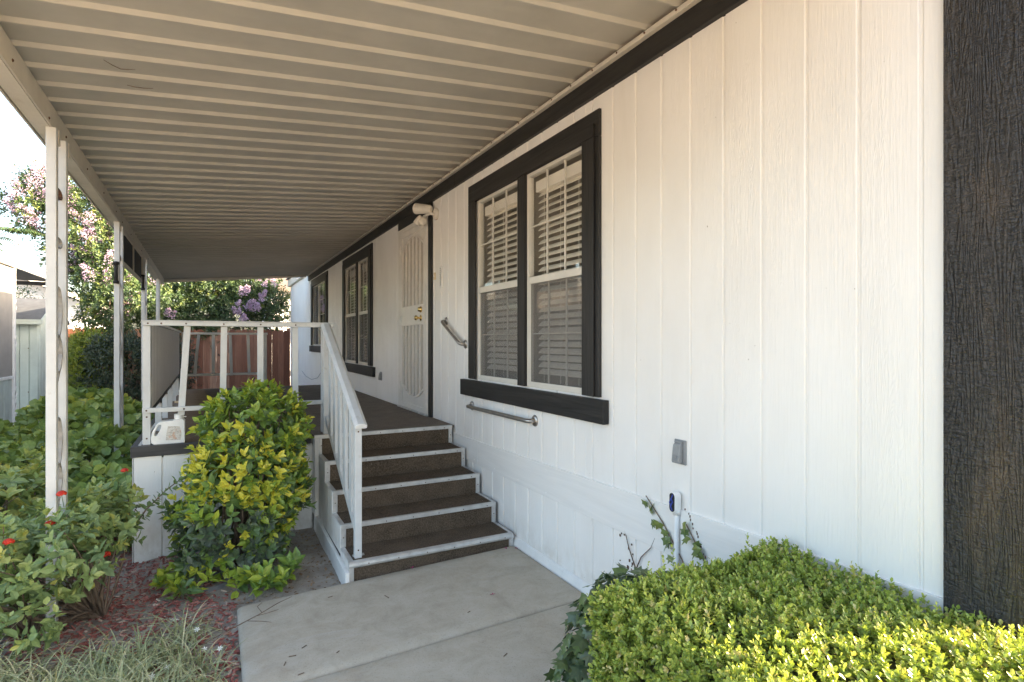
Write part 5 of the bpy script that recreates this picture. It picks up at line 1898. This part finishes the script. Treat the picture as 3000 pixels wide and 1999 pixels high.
# scraps on the slab: fallen petals, twigs
def petal(x, y, s, label, z=None):
    z = slab_z(x) if z is None else z
    q_ = []
    tn_ = []
    for k in range(3):
        a = k * 2.1 + x * 9
        q_.append([(0, 0, .004), (s * .5 * math.cos(a - .5), s * .5 * math.sin(a - .5), .010), (s * math.cos(a), s * math.sin(a), .006 + .005 * k), (s * .5 * math.cos(a + .5), s * .5 * math.sin(a + .5), .012)])
    vs_ = np.array([p for t_ in q_ for p in t_]); fs_ = [(4 * k, 4 * k + 1, 4 * k + 2, 4 * k + 3) for k in range(3)]
    o = bpy.data.objects.new('fallen_petal', tint_mesh('fallen_petal', vs_, fs_, rng.random(12)))
    o.data.materials.append(M['magenta']); C.objects.link(o); o.location = (x, y, z + .001)
    tag(o, label, 'petal', 'fallen magenta bougainvillea bracts')


petal(1.52, 3.12, .022, 'magenta petal alone on the open slab near the ivy')
petal(1.93, 3.74, .020, 'magenta petal in the corner between lowest step and wall')
petal(2.00, 3.70, .018, 'magenta petal against the foundation lip right of the steps')
petal(1.21, 3.77, .020, 'magenta petal at the foot of the bottom riser')
petal(1.985, 2.70, .024, 'magenta petal at the wall foot beside the ivy')
petal(-.03, 3.02, .036, 'largest magenta petal cluster in the mulch by the walkway', gz(-.03, 3.02) + .02)
petal(.03, 2.93, .028, 'pink petal at the bottom edge beside the slab', gz(.03, 2.93) + .02)
petal(-.10, 2.98, .022, 'dark magenta petal among pebbles left of the largest cluster', gz(-.1, 2.98) + .02)

t = thing('dry_twig', 'forked dry twig lying across the left edge of the slab', 'twig', (.2, 3.5, 0))
bm_ = MB()
bm_.tube([(-.05, 3.42, -.02), (.12, 3.50, .002), (.22, 3.56, .008), (.33, 3.66, .008), (.42, 3.72, .006)], [.003, .003, .0025, .002, .001], 5)
bm_.tube([(.20, 3.55, .008), (.27, 3.55, .012), (.33, 3.58, .006)], [.002, .002, .001], 5)
bm_.tube([(.24, 3.58, .008), (.22, 3.66, .014), (.25, 3.72, .006)], [.002, .002, .001], 5)
bm_.tube([(.16, 3.52, .004), (.23, 3.47, .008), (.28, 3.44, .004)], [.002, .002, .001], 5)
add('twig_stem', bm_, M['twig'], t)
scr = MB()
for (x, y, l_, a) in ((.95, 3.42, .045, 1.9), (.62, 3.62, .03, .2), (.33, 3.05, .035, -.2), (.40, 3.1, .03, .6), (.30, 2.98, .03, 1.2), (.55, 2.96, .02, .7), (.35, 2.86, .03, .2), (1.3, 3.0, .02, .4), (1.28, 2.5, .03, .5)):
    scr.beam((x, y, slab_z(x) + .002), (x + l_ * math.cos(a), y + l_ * math.sin(a), slab_z(x) + .003), .004, .003)
tag(add('slab_litter', scr, M['twig']), 'small dark bark crumbs scattered over the slab', None, kind='stuff')

# ------------------------------------------------------------------ shrubs in the back corner
def leafy(name, label, cat, blobs, n_sh, per, L, tmean, mat, loc, slen=.14, el=(.4, 1.2), wid=.42, rmin=.7, base=None, T=T_DIA, front=None, tvar=.2, n_ind=0):
    rt = thing(name, label, cat, loc)
    P, A = ellips(blobs, n_sh, rmin, 1.03, -.05, front)
    A2 = nrm(A * .7 + np.array([[0, 0, .45]]) + rng.normal(0, .45, A.shape))
    LP, LD, LN, LL, LI, LT = shoots(P, A2, per, rng.uniform(.6, 1.3, len(P)) * slen, el[0], el[1], L, .2)
    tn_ = tmean + rng.normal(0, tvar, len(P))
    tint = np.clip(tn_[LI] + (LT - .5) * .3 + rng.normal(0, .07, len(LI)), 0, 1)
    foliage(rt, LP, LD, LN, LL, LL * wid * rng.uniform(.85, 1.15, len(LL)), tint, T, M[mat], n_ind)
    bm_ = MB()
    for i in rng.choice(len(P), min(40, len(P)), replace=False):
        bs = random.choice(base) if base else loc
        branches(bm_, bs, [P[i]], .02, .004, .2, 5)
    add('stem', bm_, M['bark'], rt, smooth=True)
    return rt, P, A


leafy('bright_shrub', 'bright yellow green feathery shrub in front of the fence at left', 'shrub', [(-2.22, 14.0, .85, .42, .5, .80), (-2.25, 13.9, 1.2, .30, .40, .50), (-2.3, 14.1, .5, .42, .5, .6)], 1700, 9, .12, .6, 'leaf_bright', (-2.25, 14, -.12), .2, (.5, 1.25), .34)
leafy('dark_shrub', 'dull grey green shrub right of the bright yellow one', 'shrub', [(-1.75, 13.6, .85, .60, .55, .85), (-1.5, 13.4, .75, .45, .5, .85), (-1.95, 13.7, 1.15, .35, .35, .5)], 1500, 8, .10, .55, 'leaf_dark', (-1.7, 13.5, -.12), .15, (.4, 1.2), .42)
leafy('corner_shrub', 'very dark shrub behind the second carport post', 'shrub', [(-1.25, 14.6, .9, .65, .5, .95), (-1.0, 15.2, 1.0, .6, .5, .8)], 1000, 8, .10, .25, 'leaf_dark', (-1.2, 14.8, -.12), .15, (.4, 1.2), .42)
leafy('seedling_shrub', 'sparse green shrub growing behind the garden shed under the carport roof', 'shrub', [(-4.6, 18.0, 2.0, .8, .5, 1.0), (-4.1, 17.9, 1.8, .5, .4, .9)], 260, 11, .15, .45, 'leaf_tree', (-4.5, 18, -.12), .4, (1.0, 1.4), .28)


# crepe myrtles: leaves on twigs plus blossom panicles
def panicles(rt, spots, size, n_fl=190):
    PP, DD, NN, LL, TT = [], [], [], [], []
    for p, a in spots:
        a = nrm(np.array(a)[None])[0]
        s1 = nrm(np.cross(a, [.3, .5, .2])[None])[0]; s2 = np.cross(a, s1)
        sz = size * random.uniform(.7, 1.25)
        u = rng.random(n_fl); ph = rng.uniform(0, 6.28, n_fl)
        r_ = sz * .42 * np.sqrt(rng.random(n_fl)) * (1.05 - u * .75)
        q_ = np.array(p) + a * (u * sz)[:, None] + (s1 * np.cos(ph)[:, None] + s2 * np.sin(ph)[:, None]) * r_[:, None]
        PP.append(q_); DD.append(nrm(rng.normal(size=(n_fl, 3)))); NN.append(nrm(rng.normal(size=(n_fl, 3)) + a))
        LL.append(rng.uniform(.025, .05, n_fl)); TT.append(np.clip(random.uniform(.3, .7) + rng.normal(0, .2, n_fl), 0, 1))
    PP, DD, NN, LL, TT = [np.concatenate(z_) for z_ in (PP, DD, NN, LL, TT)]
    foliage(rt, PP, DD, NN, LL, LL * .9, TT, T_DIA, M['petal'], 0, massname='blossom')


def myrtle(label, loc, trunks, blobs, n_sh, L, tmean, n_pan, pan_filter, psize, extra_spots=(), tvar=.22):
    rt = thing('crepe_myrtle', label, 'tree', loc)
    P, A = ellips(blobs, n_sh, .55, 1.05)
    A2 = nrm(A * .8 + np.array([[0, -.05, .15]]) + rng.normal(0, .5, A.shape))
    LP, LD, LN, LL, LI, LT = shoots(P, A2, 9, rng.uniform(.15, .32, len(P)), .6, 1.3, L, .22)
    tn_ = tmean + rng.normal(0, tvar, len(P))
    tint = np.clip(tn_[LI] + (LT - .5) * .25 + rng.normal(0, .07, len(LI)), 0, 1)
    foliage(rt, LP, LD, LN, LL, LL * .45 * rng.uniform(.85, 1.15, len(LL)), tint, T_OVATE, M['leaf_tree'], 0, massname='crown')
    bm_ = MB()
    for (bx_, by_, tx, ty, tz) in trunks:
        bs = Vector((bx_, by_, -.15)); top = Vector((tx, ty, tz))
        branches(bm_, bs, [top], .05, .025, .12, 8)
        near = sorted(range(len(blobs)), key=lambda i: (Vector(blobs[i][:3]) - top).length)[:4]
        for i in near:
            c_ = Vector(blobs[i][:3])
            branches(bm_, top, [c_], .022, .010, .15, 6)
            for k_ in range(5):
                d_ = Vector(rng.normal(size=3)).normalized()
                e_ = c_ + Vector((d_.x * blobs[i][3], d_.y * blobs[i][4], d_.z * blobs[i][5])) * .85
                branches(bm_, c_, [e_], .010, .003, .1, 5)
    add('trunk', bm_, M['bark'], rt, smooth=True)
    idx = [i for i in rng.permutation(len(P)) if pan_filter(P[i], A[i])][:n_pan]
    spots = [(P[i] + A[i] * .05, A[i] + np.array([0, 0, .5])) for i in idx] + list(extra_spots)
    if spots: panicles(rt, spots, psize)
    return rt


def at(px, py, Yd):
    """display pixel (2353 wide) at depth Y -> world point"""
    f_ = 1636 / 1.275
    zc = Yd / (math.cos(YAW) - math.sin(YAW) * (px - 1176.5) / f_)
    r_ = (px - 1176.5) / f_ * zc
    return (zc * math.sin(YAW) + r_ * math.cos(YAW), Yd, 1.6 - (py - 784) / f_ * zc)


bl = []
for (px, py, yd, r_) in ((110, 430, 17.2, .5), (60, 475, 17.0, .42), (100, 500, 17.0, .5), (180, 520, 17.3, .7), (140, 440, 17.3, .55), (215, 470, 17.0, .6), (215, 560, 16.8, .65), (180, 590, 17.0, .6), (240, 610, 16.6, .6), (205, 640, 16.6, .45), (260, 660, 16.4, .6), (290, 700, 16.2, .6), (255, 720, 16.2, .55), (300, 620, 16.6, .7), (225, 735, 16.3, .35), (310, 560, 17.0, .7), (255, 500, 17.2, .6), (330, 690, 16.4, .5)):
    c_ = at(px, py, yd)
    bl.append((*c_, r_ * 1.05, r_, r_ * .9))
ex = []
for (px, py) in ((35, 445), (25, 470), (50, 490), (45, 450), (75, 420), (95, 395), (120, 400), (110, 420), (80, 500), (100, 520), (60, 510), (130, 530), (190, 510), (215, 530), (200, 545), (170, 500), (225, 560), (180, 620), (205, 640), (240, 650), (215, 600), (160, 470), (300, 720), (318, 690), (255, 735), (295, 735), (330, 660)):
    p = at(px, py, 16.55 if px > 150 else 16.75)
    ex.append((np.array(p), np.array([random.uniform(-.5, .2), -.4, random.uniform(.2, .8)])))
myrtle('tall crepe myrtle with pink purple blossoms left of the porch', (-2.6, 17, -.12), [(-2.4, 17, -2.9, 17.0, 2.4), (-2.3, 16.9, -2.2, 16.8, 2.6), (-2.2, 17.05, -1.9, 16.6, 2.3)], bl, 3300, .11, .5, 60, lambda p, a: a[2] > .2 and p[2] > 2.8, .42, ex)

bl = []
for (px, py, yd, r_) in ((395, 690, 19.2, .6), (440, 660, 19.4, .7), (500, 680, 19.3, .8), (560, 660, 19.4, .7), (600, 690, 19.3, .65), (620, 720, 19.2, .5), (540, 720, 19.1, .6), (470, 725, 19.1, .6), (410, 730, 19.0, .5), (580, 640, 19.8, .7), (500, 630, 20.0, .9), (420, 630, 19.8, .7), (630, 690, 19.5, .4), (610, 745, 19.3, .45), (480, 765, 18.9, .4), (430, 770, 18.85, .35), (380, 745, 19.0, .5), (360, 690, 19.2, .55)):
    c_ = at(px, py, yd)
    bl.append((*c_, r_ * 1.05, r_ * .9, r_ * .85))
ex = []
for (cx_, cy_) in ((1400, 370), (1430, 400), (1370, 450), (1280, 600), (1420, 650), (1470, 660), (1580, 630), (1610, 660), (1560, 690), (1270, 720), (1300, 740), (1680, 460), (1670, 530), (1620, 220), (1740, 200), (1790, 190), (1690, 300), (1870, 300), (230, 760), (270, 780), (190, 750), (1410, 830), (1340, 830)):
    px, py = (450 + cx_ / 5.229) / 1.275, (780 + cy_ / 5.229) / 1.275
    p = at(px, py, 18.45)
    ex.append((np.array(p), np.array([random.uniform(-.3, .3), -.3, .5])))
myrtle('bushy crepe myrtle hanging over the brown fence under the carport end', (.3, 19.6, -.12), [(.2, 19.7, -.4, 19.5, 2.2), (.4, 19.8, .8, 19.5, 2.3), (.3, 19.6, .2, 19.4, 2.4)], bl, 4200, .115, .35, 0, lambda p, a: False, .25, ex, .28)

# leafy branch entering at the far left above the neighbouring roof
t = thing('tree_sapling', 'thin sapling with drooping leaflets rising above the neighbouring carport roof', 'tree', (-5.4, 16.5, -.12))
bm_ = MB()
topp = at(38, 528, 16.3)
bm_.tube([(-5.3, 16.6, -.12), (-5.2, 16.5, 2.0), (topp[0] + .12, topp[1], topp[2] - 1.0), (topp[0], topp[1], topp[2])], [.02, .016, .010, .006], 6)
LP, LD, LN, LL = [], [], [], []
for k in range(15):
    az = k * 2.4; L_ = random.uniform(.35, .65)
    if k < 9: o_ = np.array(topp)
    else: o_ = np.array(at(random.uniform(-60, 10), random.uniform(540, 570), 16.3))
    d_ = np.array([math.cos(az), math.sin(az), .25])
    prev = o_
    for j in range(1, 11):
        u = j / 10
        p = o_ + d_ * L_ * u + np.array([0, 0, -.45 * L_ * u * u])
        for s_ in (-1, 1):
            side = np.array([-math.sin(az) * s_, math.cos(az) * s_, 0])
            LP.append(p); LD.append(side * .7 + d_ * .35 + np.array([0, 0, -.55])); LN.append(np.array([0, 0, 1.]) + side * .5); LL.append(.16 * (1 - .4 * u))
    bm_.tube([o_, o_ + d_ * L_ * .5 + np.array([0, 0, -.11 * L_]), o_ + d_ * L_ + np.array([0, 0, -.45 * L_])], [.005, .004, .002], 4)
LP, LD, LN, LL = [np.array(z_) for z_ in (LP, LD, LN, LL)]
foliage(t, LP, LD, LN, LL, LL * .30, np.clip(rng.normal(.4, .15, len(LP)), 0, 1), T_OVATE, M['leaf_tree'], 0, massname='crown')
add('trunk', bm_, M['bark'], t)


# dry stalk caught under the carport ceiling
def ceil_pt(px, py):
    f_ = 1636 / 1.275
    r_ = (px - 1176.5) / f_
    dx, dy_, dz = math.sin(YAW) + r_ * math.cos(YAW), math.cos(YAW) - r_ * math.sin(YAW), -(py - 784) / f_
    t_ = (3.243 - .0875 * W - 1.6 - .012) / (dz - .0875 * dx)
    return (dx * t_, dy_ * t_, 1.6 + dz * t_)


t = thing('dry_stalk', 'two thin dry stalks caught under the awning ribs at upper left', 'stalk', ceil_pt(277, 159))
for pts_ in (((238, 138), (258, 150), (277, 159), (292, 160), (311, 161)), ((292, 196), (308, 200), (330, 203), (352, 204))):
    add('stalk_stem', MB().tube([ceil_pt(*p_) for p_ in pts_], [.0015] + [.0022] * (len(pts_) - 2) + [.001], 5), M['twig'], t)
